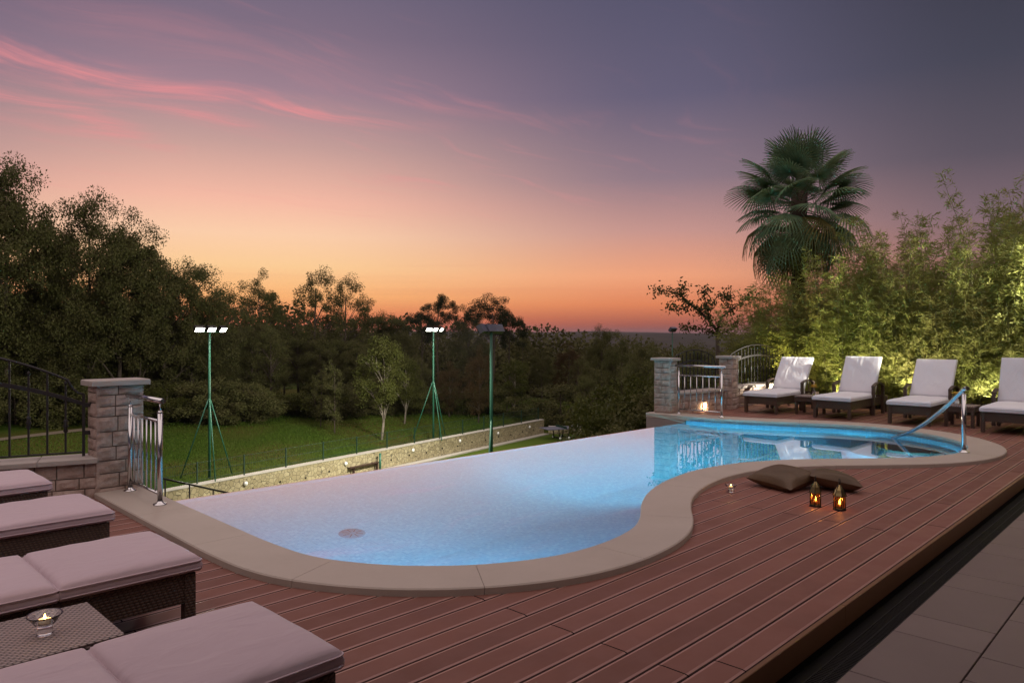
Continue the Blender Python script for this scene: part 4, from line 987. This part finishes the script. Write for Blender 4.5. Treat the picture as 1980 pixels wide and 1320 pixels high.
def garden_flood():
    x, y = 15.35, -2.6; e = empty('garden_floodlight', (x, y, -.13), 0, label='floodlight on a post beyond the right end of the lounger row', cat='floodlight')
    m = MB(); m.tube([(0, 0, 0), (0, 0, 2.9)], .04, 10); obj('post', m, M_BLACKM, e)
    d = (Vector((16.75, 6.0, 2.6)) - Vector((x, y, 2.9))).normalized(); q = Vector((0, -1, 0)).rotation_difference(d).to_matrix().to_4x4(); M = Matrix.Translation((0, 0, 3.0)) @ q
    b = MB(); b.box((-.16, -.04, -.11), (.16, .08, .11), 0, M); h = obj('lamp_head', b, M_BLACKM, e); l = MB(); l.box((-.14, -.05, -.09), (.14, -.041, .09), 0, M); obj('lens', l, M_SPOTL, h)
    ld = bpy.data.lights.new('garden_flood_light', 'SPOT'); ld.energy = 30000; ld.spot_size = R(48); ld.spot_blend = .5; ld.color = (1.0, .95, .78); ld.shadow_soft_size = .06
    lo = bpy.data.objects.new('garden_flood_light', ld); COL.objects.link(lo); lo.parent = e; lo.location = M @ Vector((0, -.1, 0)); lo.rotation_euler = (-d).to_track_quat('Z', 'Y').to_euler()
garden_flood()

# ------------------------------------------------------------------ hotel behind the viewpoint, with an unseen roof added to shade the near deck
def hotel():
    m = MB(); m.box((-7, -5.6, -.3), (18, -5.2, 6.5)); tag(obj('hotel_wall', m, M_PLASTER), kind='structure')
    c = MB(); c.box((-7, -5.2, 2.95), (2.5, 1.5, 3.15)); c.box((2.5, -5.2, 2.95), (3.4, .3, 3.15)); c.box((3.4, -5.2, 2.95), (16, -.9, 3.15)); tag(obj('added_shade_roof', c, M_PLASTER), kind='structure')
hotel()

# ------------------------------------------------------------------ trees
def tree_proto(seed, H_=10.0, cr=3.6, cz=.62, ch=.42, nclump=110, nleaf=70, lsize=.30, mt=None, bark=None, clump_r=.75, trunk_r=.16, limbs=11, top_bias=1.0, flat=1.0):
    global RNG
    RNG = np.random.default_rng(seed); rr = random.Random(seed); tr = MB()
    hx = H_ * .9; bend = RNG.normal(size=2) * .25
    def ax(t): return Vector((bend[0] * math.sin(t * 3), bend[1] * math.sin(t * 2.4), hx * t))
    tr.tube([ax(t) for t in np.linspace(0, .92, 8)], [trunk_r * (1 - .85 * t) + .01 for t in np.linspace(0, .92, 8)], 7)
    cen = []
    for k in range(nclump):
        u = RNG.normal(size=3); u /= np.linalg.norm(u); rad = RNG.uniform(.35, 1.0) ** .55; p = u * rad * np.array([cr, cr, H_ * ch]) ; p[2] = p[2] * top_bias + H_ * cz
        k_ = 1 - .35 * max(0, (p[2] - H_ * cz) / (H_ * ch)); p[0] *= k_; p[1] *= k_
        p[:2] += RNG.normal(size=2) * .25
        if p[2] > H_: p[2] = H_ - RNG.uniform(0, .3)
        cen.append(p)
    cen = np.array(cen)
    for k in range(limbs):
        q = Vector(cen[rr.randrange(nclump)]); t = min(.88, max(.18, (q.z - 1.2 - .35 * math.hypot(q.x, q.y)) / hx)); a = ax(t); mid = (a + q) / 2 + Vector((0, 0, .25)); r0 = trunk_r * (1 - .8 * t) * .6
        tr.tube([a, mid, q], [r0, r0 * .55, .012], 5, caps=False)
        for s in range(3):
            q2 = Vector(cen[np.argmin(((cen - np.array(q)) ** 2).sum(1) * np.array(RNG.uniform(.6, 1.6, nclump)) + (RNG.random(nclump) < .4) * 9)]); tr.tube([mid, (mid + q2) / 2 + Vector((0, 0, .1)), q2], [r0 * .4, .018, .007], 4, caps=False)
    cs = RNG.uniform(.55, 1.25, nclump) * clump_r
    n = nclump * nleaf; idx = np.repeat(np.arange(nclump), nleaf); off = rand_unit(n) * (RNG.uniform(0, 1, n) ** .5)[:, None] * cs[idx][:, None]; off[:, 2] *= .72 * flat
    C = cen[idx] + off; D = rand_unit(n, .7); out = off / (np.linalg.norm(off, axis=1, keepdims=True) + 1e-6); D = D * .7 + out * .5; D /= np.linalg.norm(D, axis=1, keepdims=True)
    Nn = out * .7 + np.array([0, 0, .6]) + RNG.normal(size=(n, 3)) * .5; S = RNG.normal(size=(n, 3))
    V = leaf_quads(C, D, RNG.uniform(.6, 1.2, n) * lsize, RNG.uniform(.45, .7, n) * lsize, Nn)
    return tr.mesh('trunk', bark or M_BARK), quads_mesh('crown', V, mt or M_LEAF)
TP = {
 'oak':   tree_proto(31, 10, 3.4, .62, .40, 95, 330, .135, clump_r=.78),
 'oak2':  tree_proto(32, 10, 3.0, .60, .42, 90, 330, .13, clump_r=.74),
 'airy':  tree_proto(33, 10, 2.9, .58, .43, 105, 150, .13, clump_r=.64, limbs=16),
 'slim':  tree_proto(34, 10, 1.5, .55, .47, 70, 70, .17, clump_r=.5, limbs=12, trunk_r=.09),
 'pine':  tree_proto(35, 10, 2.6, .78, .23, 44, 340, .125, M_PINE, clump_r=.72, limbs=14, flat=.8),
 'pine2': tree_proto(38, 10, 3.0, .80, .20, 56, 340, .125, M_PINE, clump_r=.80, limbs=14, flat=.75),
 'young': tree_proto(36, 6, 1.6, .62, .36, 70, 190, .11, M_LEAFY, M_BARKP, clump_r=.5, trunk_r=.08),
 'rust':  tree_proto(37, 10, 3.2, .55, .44, 95, 300, .135, M_LEAFB, clump_r=.85),
 'bush':  tree_proto(39, 3, 1.7, .45, .45, 60, 220, .11, M_LEAF, clump_r=.5, trunk_r=.05, limbs=6),
 'bushy': tree_proto(40, 3, 1.6, .48, .46, 60, 220, .10, M_LEAFY, clump_r=.45, trunk_r=.05, limbs=6),
}
PH = {'young': 6, 'bush': 3, 'bushy': 3}
NAMES = {'oak': 'oak_tree', 'oak2': 'oak_tree', 'airy': 'ash_tree', 'slim': 'birch_tree', 'pine': 'pine_tree', 'pine2': 'pine_tree', 'young': 'young_tree', 'rust': 'chestnut_tree', 'bush': 'shrub', 'bushy': 'shrub'}
rt = random.Random(17)
def tree(px, topy, fwd, kind, label, group, wf=1.0, base=None):
    p = at(px, topy, fwd); zb = gz(p.x, p.y) - .1 if base is None else base; h = p.z - zb; s = h / PH.get(kind, 10)
    e = empty(NAMES[kind], (p.x, p.y, zb), rt.uniform(0, 6.28), label=label, cat='shrub' if 'bush' in kind else 'tree', group=group); e.scale = (s * wf, s * wf, s)
    link('trunk', TP[kind][0], e); link('crown', TP[kind][1], e); return e
WG = 'trees of the wood behind the lawn'
for a in [(-70, 300, 42, 'oak', 'tall dark oak just outside the picture on the left', .8), (12, 312, 44, 'oak', 'tallest dark oak at the left edge of the picture', .62), (64, 420, 50, 'oak2', 'dark oak filling the gap right of the tallest one at the left edge', .8),
          (100, 408, 47, 'slim', 'slender airy tree with see-through top between two dark oaks on the left', 1.0), (172, 376, 46, 'oak', 'big dark oak with two rounded tops above the near stone pillar', .62), (228, 402, 47, 'oak2', 'dark oak on the slope right of the twin-topped oak', .66),
          (268, 440, 48, 'oak', 'leafy tree on the falling skyline above the steel railing', .7), (318, 486, 49, 'oak2', 'dome-shaped tree above and left of the near floodlight', .9), (372, 508, 50, 'oak', 'dome-shaped tree right above the near floodlight', .8),
          (424, 548, 52, 'airy', 'lower tree right of the near floodlight', .9), (497, 520, 58, 'oak2', 'free-standing dark tree against orange sky between the floodlights', .62), (548, 592, 60, 'slim', 'small feathery tree in the dip of the skyline', 1.2),
          (612, 514, 60, 'airy', 'see-through tree with ragged top against the brightest sky', .75), (668, 530, 61, 'airy', 'see-through tree right of the ragged one', .78), (716, 578, 62, 'oak2', 'rounded tree stepping down towards the far floodlight', .9),
          (762, 612, 64, 'oak', 'low rounded tree just left of the gap in the skyline', .9), (812, 600, 74, 'pine', 'low open pine left of the tall pine', .95), (850, 566, 70, 'pine', 'tall narrow pine above the far floodlight', .72),
          (908, 590, 72, 'oak2', 'dark tree joining the two pines', .8), (950, 570, 68, 'pine2', 'round-topped pine behind the unlit floodlight', .85), (988, 606, 72, 'pine', 'small pine on the right flank of the round-topped pine', .8), (1008, 612, 78, 'slim', 'thin sparse treetop at the end of the pine group', .6)]:
    tree(a[0], a[1], a[2], a[3], a[4], WG, a[5])
# second, lower line of the wood
def zone(px):
    for lim, t in ((0, 'beyond the left edge of the picture'), (165, 'behind the iron fence on the left'), (290, 'behind the near stone pillar'), (400, 'between the near pillar and the near floodlight'), (520, 'just right of the near floodlight'), (640, 'left of the thin pale stems on the lawn'), (780, 'behind the young green tree'), (900, 'around the far floodlight'), (2000, 'behind the mast with the unlit lamps')):
        if px < lim: return t
for k in range(24):
    px = -110 + k * 40 + rt.uniform(-10, 10); top = np.interp(px, [-100, 100, 300, 500, 700, 850], [520, 540, 590, 630, 660, 690]) + rt.uniform(-20, 20)
    tree(px, top, np.interp(px, [-100, 850], [43, 60]) + rt.uniform(-2, 3), rt.choice(['oak', 'oak2', 'oak2', 'airy']), 'dark tree in the shaded wood ' + zone(px), 'lower trees in the wood', rt.uniform(.9, 1.2))
for k in range(30):
    px = -90 + k * 37 + rt.uniform(-10, 10); tree(px, np.interp(px, [-100, 300, 600, 1000], [720, 738, 745, 750]) + rt.uniform(-26, 14), np.interp(px, [-100, 400, 900], [44, 47, 57]) + rt.uniform(-1.5, 1.5), rt.choice(['bush', 'bush', 'bushy']), 'dark undergrowth shrub ' + zone(px), 'undergrowth shrubs', 1.3)
# single trees on the lawn
for a in [(738, 640, 43.5, 'young', 'young yellow-green tree with pale trunk on the lawn', .85, 'young'), (647, 690, 45, 'slim', 'thin tree with straight pale stem left of the young green tree', .9, 'slim'), (620, 700, 47, 'slim', 'thin leaning tree at the top of the lawn', .9, 'slim'),
          (782, 680, 50, 'young', 'young tree half hidden by the far floodlight mast', .9, 'young'), (925, 668, 52, 'rust', 'rust-brown tree with thick pale trunk behind the unlit mast', .62, 'rust'), (993, 690, 56, 'young', 'slender young tree at the end of the stone wall', 1.0, 'young'), (868, 700, 54, 'rust', 'low rust-brown tree right of the far floodlight', .8, 'rust')]:
    tree(a[0], a[1], a[2], a[3], a[4], 'single trees on the lawn', a[5])
RG = 'trees below the terrace on the right'
for a in [(1048, 672, 72, 'oak2', 'brownish tree beyond the end of the stone wall', .9), (1100, 664, 80, 'rust', 'rust-coloured tree in the hollow', .9), (1118, 690, 66, 'airy', 'olive tree beside the rust-coloured one', .9), (1165, 634, 58, 'oak', 'tall green tree right of the valley view', .6),
          (1205, 640, 52, 'oak2', 'pointed green tree next to the far pool pillar', .66), (1252, 664, 46, 'oak', 'dense green tree behind the far pool pillar', .8), (1148, 700, 50, 'oak2', 'dark low tree above the table tennis table', .8), (1085, 735, 58, 'bush', 'dark bush behind the table tennis table', 1.3), (1300, 672, 40, 'oak2', 'dark tree behind the arched iron fence', .9), (1352, 668, 36, 'oak', 'dark tree left of the leaning bare tree', .8), (1420, 660, 34, 'oak2', 'dark tree behind the bamboo edge', .8)]:
    tree(a[0], a[1], a[2], a[3], a[4], RG, a[5])
for a in [(1215, 722, 24, 'bushy', 'leafy shrub left of the far pool corner', 1.0, -4.8), (1248, 700, 21, 'bushy', 'leafy shrub touching the far pool pillar', .8, -4.2), (1290, 715, 19, 'bush', 'shrub showing through the arched iron fence', .8, -3.6), (1345, 705, 20, 'bushy', 'shrub behind the low wall and its lamp', .8, -3.6), (1405, 690, 20, 'bushy', 'yellowish shrub behind the last stone pillar', .8, -3.4), (1070, 790, 58, 'bush', 'shrub in the court corner', 1.3, None)]:
    tree(a[0], a[1], a[2], a[3], a[4], 'shrubs below the far pool corner', a[5], a[6])

def leaning_tree():
    b = at(1388, 720, 22.0); e = empty('cherry_tree', (b.x, b.y, -2.2), -(math.pi / 2 - YAW), label='small crooked tree with sparse leaves against the orange sky', cat='tree'); S = 22.0 / FPX
    def q(px, py, dy=0.0): return Vector(((px - 1388) * S, dy, HC - (py - 648) * S + 2.2))
    t = MB(); limbs = []
    def limb(pts, r0, r1): t.tube(pts, list(np.linspace(r0, r1, len(pts))), 6); limbs.append(pts)
    t.tube([(0, 0, 0), q(1392, 740), q(1388, 700), q(1387, 640)], [.10, .08, .07, .055], 7)
    limb([q(1387, 640), q(1372, 618, .1), q(1355, 600, .2), q(1336, 588, .1), q(1318, 574, -.1), q(1302, 566, -.2), q(1285, 563, -.2), q(1270, 561, -.1)], .045, .008)
    limb([q(1336, 588, .1), q(1330, 596, .4), q(1312, 592, .6), q(1304, 591, .7)], .02, .005); limb([q(1318, 574), q(1312, 562, -.4), q(1313, 556, -.5)], .015, .005)
    limb([q(1372, 618), q(1362, 592, -.3), q(1352, 572, -.5), q(1354, 562, -.6)], .022, .006); limb([q(1355, 600), q(1372, 592, .3), q(1385, 588, .5), q(1396, 572, .5), q(1414, 566, .4)], .02, .006)
    limb([q(1387, 640), q(1396, 614, .1), q(1412, 598, -.1), q(1430, 586, -.2), q(1446, 572, -.2)], .04, .008); limb([q(1412, 598), q(1410, 584, .3), q(1416, 570, .4)], .016, .005); limb([q(1387, 645), q(1360, 636, .3), q(1330, 632, .4)], .015, .004); limb([q(1388, 650), q(1410, 640, .2), q(1430, 622, .3)], .016, .004)
    obj('trunk', t, M_BARK, e); rng = np.random.default_rng(8); C = []
    for pts in limbs:
        for a, b_ in zip(pts[:-1], pts[1:]):
            n = int((b_ - a).length * 130) + 6
            for k in range(n): C.append(np.array(a.lerp(b_, rng.uniform())) + rng.normal(size=3) * .085)
        C += [np.array(pts[-1]) + rng.normal(size=3) * .10 for _ in range(44)]
    C = np.array(C); D = rng.normal(size=C.shape) + [0, 0, -.5]; D /= np.linalg.norm(D, axis=1, keepdims=True)
    link('crown', quads_mesh('crown', leaf_quads(C, D, rng.uniform(.08, .14, len(C)), rng.uniform(.04, .07, len(C))), M_LEAF), e)
leaning_tree()

# far-off forest that reads as one mass
def forest():
    rng = np.random.default_rng(77); Q = []
    n = 3600; fw = 88 + 900 * rng.uniform(0, 1, n) ** 1.9; az = rng.uniform(-.62, .62, n)
    for f, a in zip(fw, az):
        ang = YAW - a; x, y = f * math.cos(ang), f * math.sin(ang); z = gz(x, y); h = rng.uniform(5, 9); r_ = rng.uniform(2.4, 4.2)
        m_, s = (190, .42) if f < 170 else ((70, .8) if f < 400 else (26, 1.7))
        u = rng.normal(size=(m_, 3)); u /= np.linalg.norm(u, axis=1, keepdims=True); C = np.array([x, y, z + h * .55]) + u * np.array([r_, r_, h * .5]); D = rng.normal(size=(m_, 3)); D /= np.linalg.norm(D, axis=1, keepdims=True)
        Q.append(leaf_quads(C, D, rng.uniform(.8, 1.5, m_) * s, rng.uniform(.7, 1.2, m_) * s, u + rng.normal(size=(m_, 3)) * .4))
    o = link('forest', quads_mesh('forest', np.concatenate(Q), M_LEAF)); tag(o, 'dark far-off wood filling the valley below the horizon', 'forest', None, 'stuff')
forest()

# ------------------------------------------------------------------ court, retaining wall, masts, bench, table
def wpt(al, d=0.0): return Vector((WO.x + WD.x * al + WN.x * d, WO.y + WD.y * al + WN.y * d))
def lawn():
    n = 90000; rng = np.random.default_rng(4); al = rng.uniform(-12, 42, n); dw = .7 + 15.5 * rng.uniform(0, 1, n); X = WO.x + WD.x * al + WN.x * dw; Y = WO.y + WD.y * al + WN.y * dw; Z = gh(X, Y) - .01
    C = np.stack([X, Y, Z], 1); D = rng.normal(size=(n, 3)) * .35; D[:, 2] = 1; D /= np.linalg.norm(D, axis=1, keepdims=True)
    o = link('grass', quads_mesh('grass', leaf_quads(C, D, rng.uniform(.04, .10, n), rng.uniform(.03, .07, n)), leafmat('grass blade', (.045, .095, .010), (.080, .14, .016), (.085, .10, .02), .2, .7, .25))); tag(o, 'short rough grass of the sloping lawn', 'grass', None, 'stuff')
    m = MB(); al = np.linspace(-30, 46, 60); vs = []
    for a in al:
        for d in (15.6 + .5 * math.sin(a * .2), 16.5 + .5 * math.sin(a * .2)): p = wpt(float(a), float(d)); vs.append((p.x, p.y, gz(p.x, p.y) + .05))
    m.add(vs, [(2 * i, 2 * i + 1, 2 * i + 3, 2 * i + 2) for i in range(59)]); tag(obj('path', m, simple('trodden earth', (.16, .125, .085), .95, scale=3)), kind='structure')
lawn()
def court():
    m = MB(); a, b, c, d = wpt(-14, .05), wpt(29.4, .05), Vector((47.5, 27.4)), Vector((0, 9)); e = Vector((38, 12)); 
    m.add([(p.x, p.y, ZCOURT - .02) for p in (a, d, e, c, b)], [(0, 1, 2, 3, 4)]); o = tag(obj('sports_court', m, M_COURT), kind='structure')
    l = MB(); p, q = at(773, 890, 42.0), at(860, 902, 40.0); p = Vector((24.6, 32.3)); q = Vector((30.5, 18)); s = (q - p).orthogonal().normalized() * .05
    l.add([(v.x, v.y, ZCOURT - .012) for v in (p - s, q - s, q + s, p + s)], [(0, 1, 2, 3)]); p = wpt(13.6, -1.4); q = wpt(29, -1.6); s = (q - p).orthogonal().normalized() * .05
    obj('court_line', l, M_WHITE, o)
court()
def retaining():
    rz = math.atan2(WD.y, WD.x); e = empty('retaining_wall', (WO.x, WO.y, ZCOURT), rz, label='long beige crazy-stone retaining wall behind the court', cat='wall')
    m = MB(); m.box((-14, 0, -.3), (29.3, .4, 1.02)); obj('cladding', m, M_CRAZY, e); c = MB(); c.box((-14, -.03, 1.02), (29.3, .45, 1.06)); obj('cap', c, M_CONC, e)
    f = MB(); f.box((-14, -.5, -.1), (29.2, -.005, .05)); obj('footing', f, M_CONC, e)
    for k in range(19):
        x = .8 + k * 1.5; h = MB(); h.tube([(x, .02, .42 + .06 * (k % 2)), (x, -.03, .42 + .06 * (k % 2))], .05, 8); obj('weep_pipe', h, M_BLACKM, e)
    for k, x in enumerate((3.4, 9.4, 14.6, 19.0, 23.2, 27.2)):
        w = wpt(x, -.03); L = empty('bulkhead_lamp', (w.x, w.y, ZCOURT + .72), rz, label=('leftmost', 'second from the left', 'third from the left', 'third from the right', 'second from the right', 'rightmost')[k] + ' of the small round white lamps on the beige retaining wall', cat='wall lamp', group='lamps along the retaining wall')
        h = MB(); h.lathe([(.09, 0), (.10, .02), (.075, .06), (0, .075)], 12); M = Matrix.Rotation(R(90), 4, 'X'); h.v = [tuple(M @ Vector(v)) for v in h.v]; obj('bowl', h, M_WHITE, L); r_ = MB(); r_.lathe([(.11, -.005), (.11, .02), (.1, .02)], 12); r_.v = [tuple(M @ Vector(v)) for v in r_.v]; obj('rim', r_, M_CONC, L)
    p, q = wpt(29.3, 0), Vector((47.5, 27.4)); L = (q - p).length; z2 = math.atan2((q - p).y, (q - p).x); e2 = empty('end_wall', (p.x, p.y, ZCOURT), z2, label='lower beige stone wall at the far end of the court', cat='wall')
    m = MB(); m.box((.32, 0, -1), (L, .35, .50)); obj('cladding', m, M_CRAZY, e2); m = MB(); m.box((.32, -.03, .50), (L, .38, .54)); obj('cap', m, M_CONC, e2)
    # wire fence on top
    e3 = empty('wire_fence', (wpt(0).x, wpt(0).y, ZCOURT + 1.06), rz, label='dark green wire fence along the top of the retaining wall', cat='fence')
    for k in range(17):
        x = -8 + k * 2.3; m = MB(); m.box((x - .025, .18, 0), (x + .025, .23, .92)); obj('post', m, M_FENCE, e3)
    for z in (.15, .5, .88): m = MB(); m.tube([(-8, .205, z), (28.8, .205, z)], .008, 4); obj('wire', m, M_FENCE, e3)
    n = MB()
    for k in range(370): x = -8 + k * .1; n.box((x - .0025, .203, .02), (x + .0025, .208, .88))
    o = obj('mesh_infill', n, M_FENCE, e3); o['kind'] = 'stuff'
retaining()
def flood_head(e, loc, rz, tilt, lit, power):
    h = link('lamp_head', None, e, loc, (0, 0, rz)) if False else None
    M = Matrix.Translation(loc) @ Matrix.Rotation(rz, 4, 'Z') @ Matrix.Rotation(tilt, 4, 'X') @ Matrix.Scale(1.0 if lit else 1.45, 4)
    b = MB(); b.box((-.22, -.06, -.13), (.22, .10, .13), 0, M, .0); hd = obj('lamp_head', b, M_BLACKM if lit else M_TT, e); l = MB(); l.box((-.19, -.072, -.10), (.19, -.061, .10), 0, M); obj('lens', l, M_FLOOD if lit else M_GLASS, hd)
    if power:
        ld = bpy.data.lights.new('flood_light', 'SPOT'); ld.energy = power; ld.spot_size = R(150); ld.spot_blend = .7; ld.color = (1.0, .96, .80); ld.shadow_soft_size = .12
        lo = bpy.data.objects.new('flood_light', ld); COL.objects.link(lo); lo.parent = e; d = (M.to_3x3() @ Vector((0, -1, 0))).normalized(); lo.location = M @ Vector((0, -.12, 0)); lo.rotation_euler = (-d).to_track_quat('Z', 'Y').to_euler()
def mast(x, y, zb, H_, az, label, lit, heads, power, legs=3, at_h=3.6, r=.055, spread=1.25, tilt=35):
    """az: direction the lamps face"""
    e = empty('floodlight_mast', (x, y, zb), 0, label=label, cat='floodlight', group='green floodlight masts of the court')
    m = MB(); m.tube([(0, 0, 0), (0, 0, at_h), (0, 0, H_)], [r, r, r * .8], 10); obj('mast', m, M_GREEN, e)
    for k in range(legs):
        a = az + math.pi / 2 + (k * 2 * math.pi / 3 if legs == 3 else .4); m = MB(); m.tube([(0, 0, at_h), (spread * math.cos(a), spread * math.sin(a), 0)], r * .5, 8); obj('leg', m, M_GREEN, e)
    f = Vector((math.cos(az), math.sin(az), 0)); s = Vector((-f.y, f.x, 0)); w = .62 * (heads - 1) / 2
    m = MB(); m.tube([s * (-w - .1) + Vector((0, 0, H_)), s * (w + .1) + Vector((0, 0, H_))], .03, 8); obj('crossarm', m, M_GREEN, e)
    for k in range(heads):
        o = s * (-w + .62 * k) + f * .1 + Vector((0, 0, H_ + .12)); flood_head(e, o, az + math.pi / 2 + (k - (heads - 1) / 2) * .25, R(tilt), lit, power)
toward = -WN
fa = math.atan2(-WN.y, -WN.x)
p1 = at(405, 920, 32.0); mast(p1.x, p1.y, ZCOURT + 1.0, 6.45, fa + .12, 'lit floodlight mast on tripod legs nearest the steel railing', True, 3, 700)
p2 = at(838, 847, 44.3); mast(p2.x, p2.y, ZCOURT + 1.0, 6.55, fa + .05, 'lit floodlight mast on tripod legs farther along the wall', True, 3, 700)
p3 = at(950, 900, 32.5); mast(p3.x, p3.y, ZCOURT, 7.45, fa + math.pi + .05, 'unlit-looking floodlight mast seen from behind, its lamps turned to the lawn', False, 3, 3600, 1, 3.6, .075, 1.4, 30)
p4 = at(1300, 700, 62.0); mast(p4.x, p4.y, gz(p4.x, p4.y), 62 / FPX * 8 + HC - gz(p4.x, p4.y), fa, 'small dark lamp mast far behind the far pool pillar', False, 2, 0, 0)
def bench():
    p = at(696, 913, 38.3); rz = math.atan2(WD.y, WD.x); e = empty('park_bench', (p.x, p.y, ZCOURT - .02), rz, label='dark wooden bench on the court in front of the retaining wall', cat='bench'); L = 1.0; e.scale = (1.1, 1.1, 1.12)
    for k in range(3): m = MB(); m.box((-L, -.40 + k * .14, .42), (L, -.28 + k * .14, .46)); obj('seat_slat', m, M_WOODD, e)
    for k in range(2): m = MB(); m.box((-L, .06 + k * .03, .58 + k * .15), (L, .09 + k * .03, .71 + k * .15)); obj('back_slat', m, M_WOODD, e)
    for x in (-L + .22, L - .22): m = MB(); m.box((x - .04, -.42, 0), (x + .04, -.32, .42)); m.box((x - .04, .02, 0), (x + .04, .10, .86)); m.box((x - .04, -.42, .36), (x + .04, .05, .42)); m.box((x - .05, -.46, 0), (x + .05, .14, .05)); obj('leg', m, M_WOODD, e)
    f = MB(); f.box((-L - .15, -.7, .0), (L + .15, .3, .012)); o = obj('bench_slab', f, M_CONC, None, (p.x, p.y, ZCOURT - .018), (0, 0, rz)); tag(o, 'pale concrete pad under the dark bench', 'slab')
    q = at(735, 905, 38.9); m = MB(); m.tube([(0, 0, 0), (0, 0, .95)], .06, 10); b = MB(); e = empty('net_post', (q.x, q.y, ZCOURT - .02), 0, label='short green net post beside the bench', cat='post'); obj('post', m, M_GREEN, e); c = MB(); c.lathe([(.062, .93), (.07, .95), (.05, .99), (0, 1.0)], 10); obj('cap', c, M_GREEN, e)
bench()
def ping():
    p = at(1085, 846, 51.5); e = empty('table_tennis_table', (p.x, p.y, ZCOURT - .02), R(-22), label='grey table tennis table at the far end of the court', cat='table')
    for s in (-1, 1):
        m = MB(); m.box((min(.01 * s, 1.37 * s), -.76, .72), (max(.01 * s, 1.37 * s), .76, .76)); h = obj('table_half', m, M_TT, e); b = MB(); b.box((min(.01 * s, 1.37 * s), -.01, .7605), (max(.01 * s, 1.37 * s), .01, .7625)); obj('centre_line', b, M_WHITE, h)
        for y in (-.45, .45): m = MB(); m.tube([(.35 * s, y, .0), (.42 * s, y, .72)], .04, 8); obj('leg', m, M_BLACKM, e)
        m = MB(); m.tube([(.35 * s, -.55, .10), (.35 * s, .55, .10)], .035, 8); obj('foot_bar', m, M_BLACKM, e)
        for y in (-.55, .55): m = MB(); M = Matrix.Translation((.35 * s, y, .085)) @ Matrix.Rotation(R(90), 4, 'X'); m.lathe([(0, -.03), (.085, -.03), (.085, .03), (0, .03)], 14); m.v = [tuple(M @ Vector(v)) for v in m.v]; obj('wheel', m, M_WHITE, e)
    m = MB(); m.box((-.006, -.85, .76), (.006, .85, .91)); obj('net', m, M_FENCE, e)
ping()
def stair_rail():
    e = empty('stair_railing', (0, 0, 0), 0, label='thin black handrail of the stair beyond the weir edge', cat='railing'); A = at(312, 924, 22); B = at(448, 954, 24)
    m = MB(); m.tube([A, B], .03, 6); obj('handrail', m, M_BLACKM, e)
    for t in (.05, .38, .72, .98): p = A.lerp(B, t); m = MB(); m.tube([p, (p.x, p.y, gz(p.x, p.y))], .025, 6); obj('post', m, M_BLACKM, e)
stair_rail()

# ------------------------------------------------------------------ evening air over the valley
def haze():
    m = MB(); m.box((-9500, -9500, -110), (9500, 9500, 75)); me = bpy.data.materials.new('evening haze'); me.use_nodes = True; nt = me.node_tree; nt.nodes.clear()
    v = nt.nodes.new('ShaderNodeVolumePrincipled'); v.inputs['Color'].default_value = (.86, .80, .90, 1); v.inputs['Density'].default_value = 5e-5
    o = nt.nodes.new('ShaderNodeOutputMaterial'); nt.links.new(v.outputs[0], o.inputs['Volume']); tag(obj('haze', m, me), 'thin evening haze over the valley', 'haze', None, 'stuff')
haze()
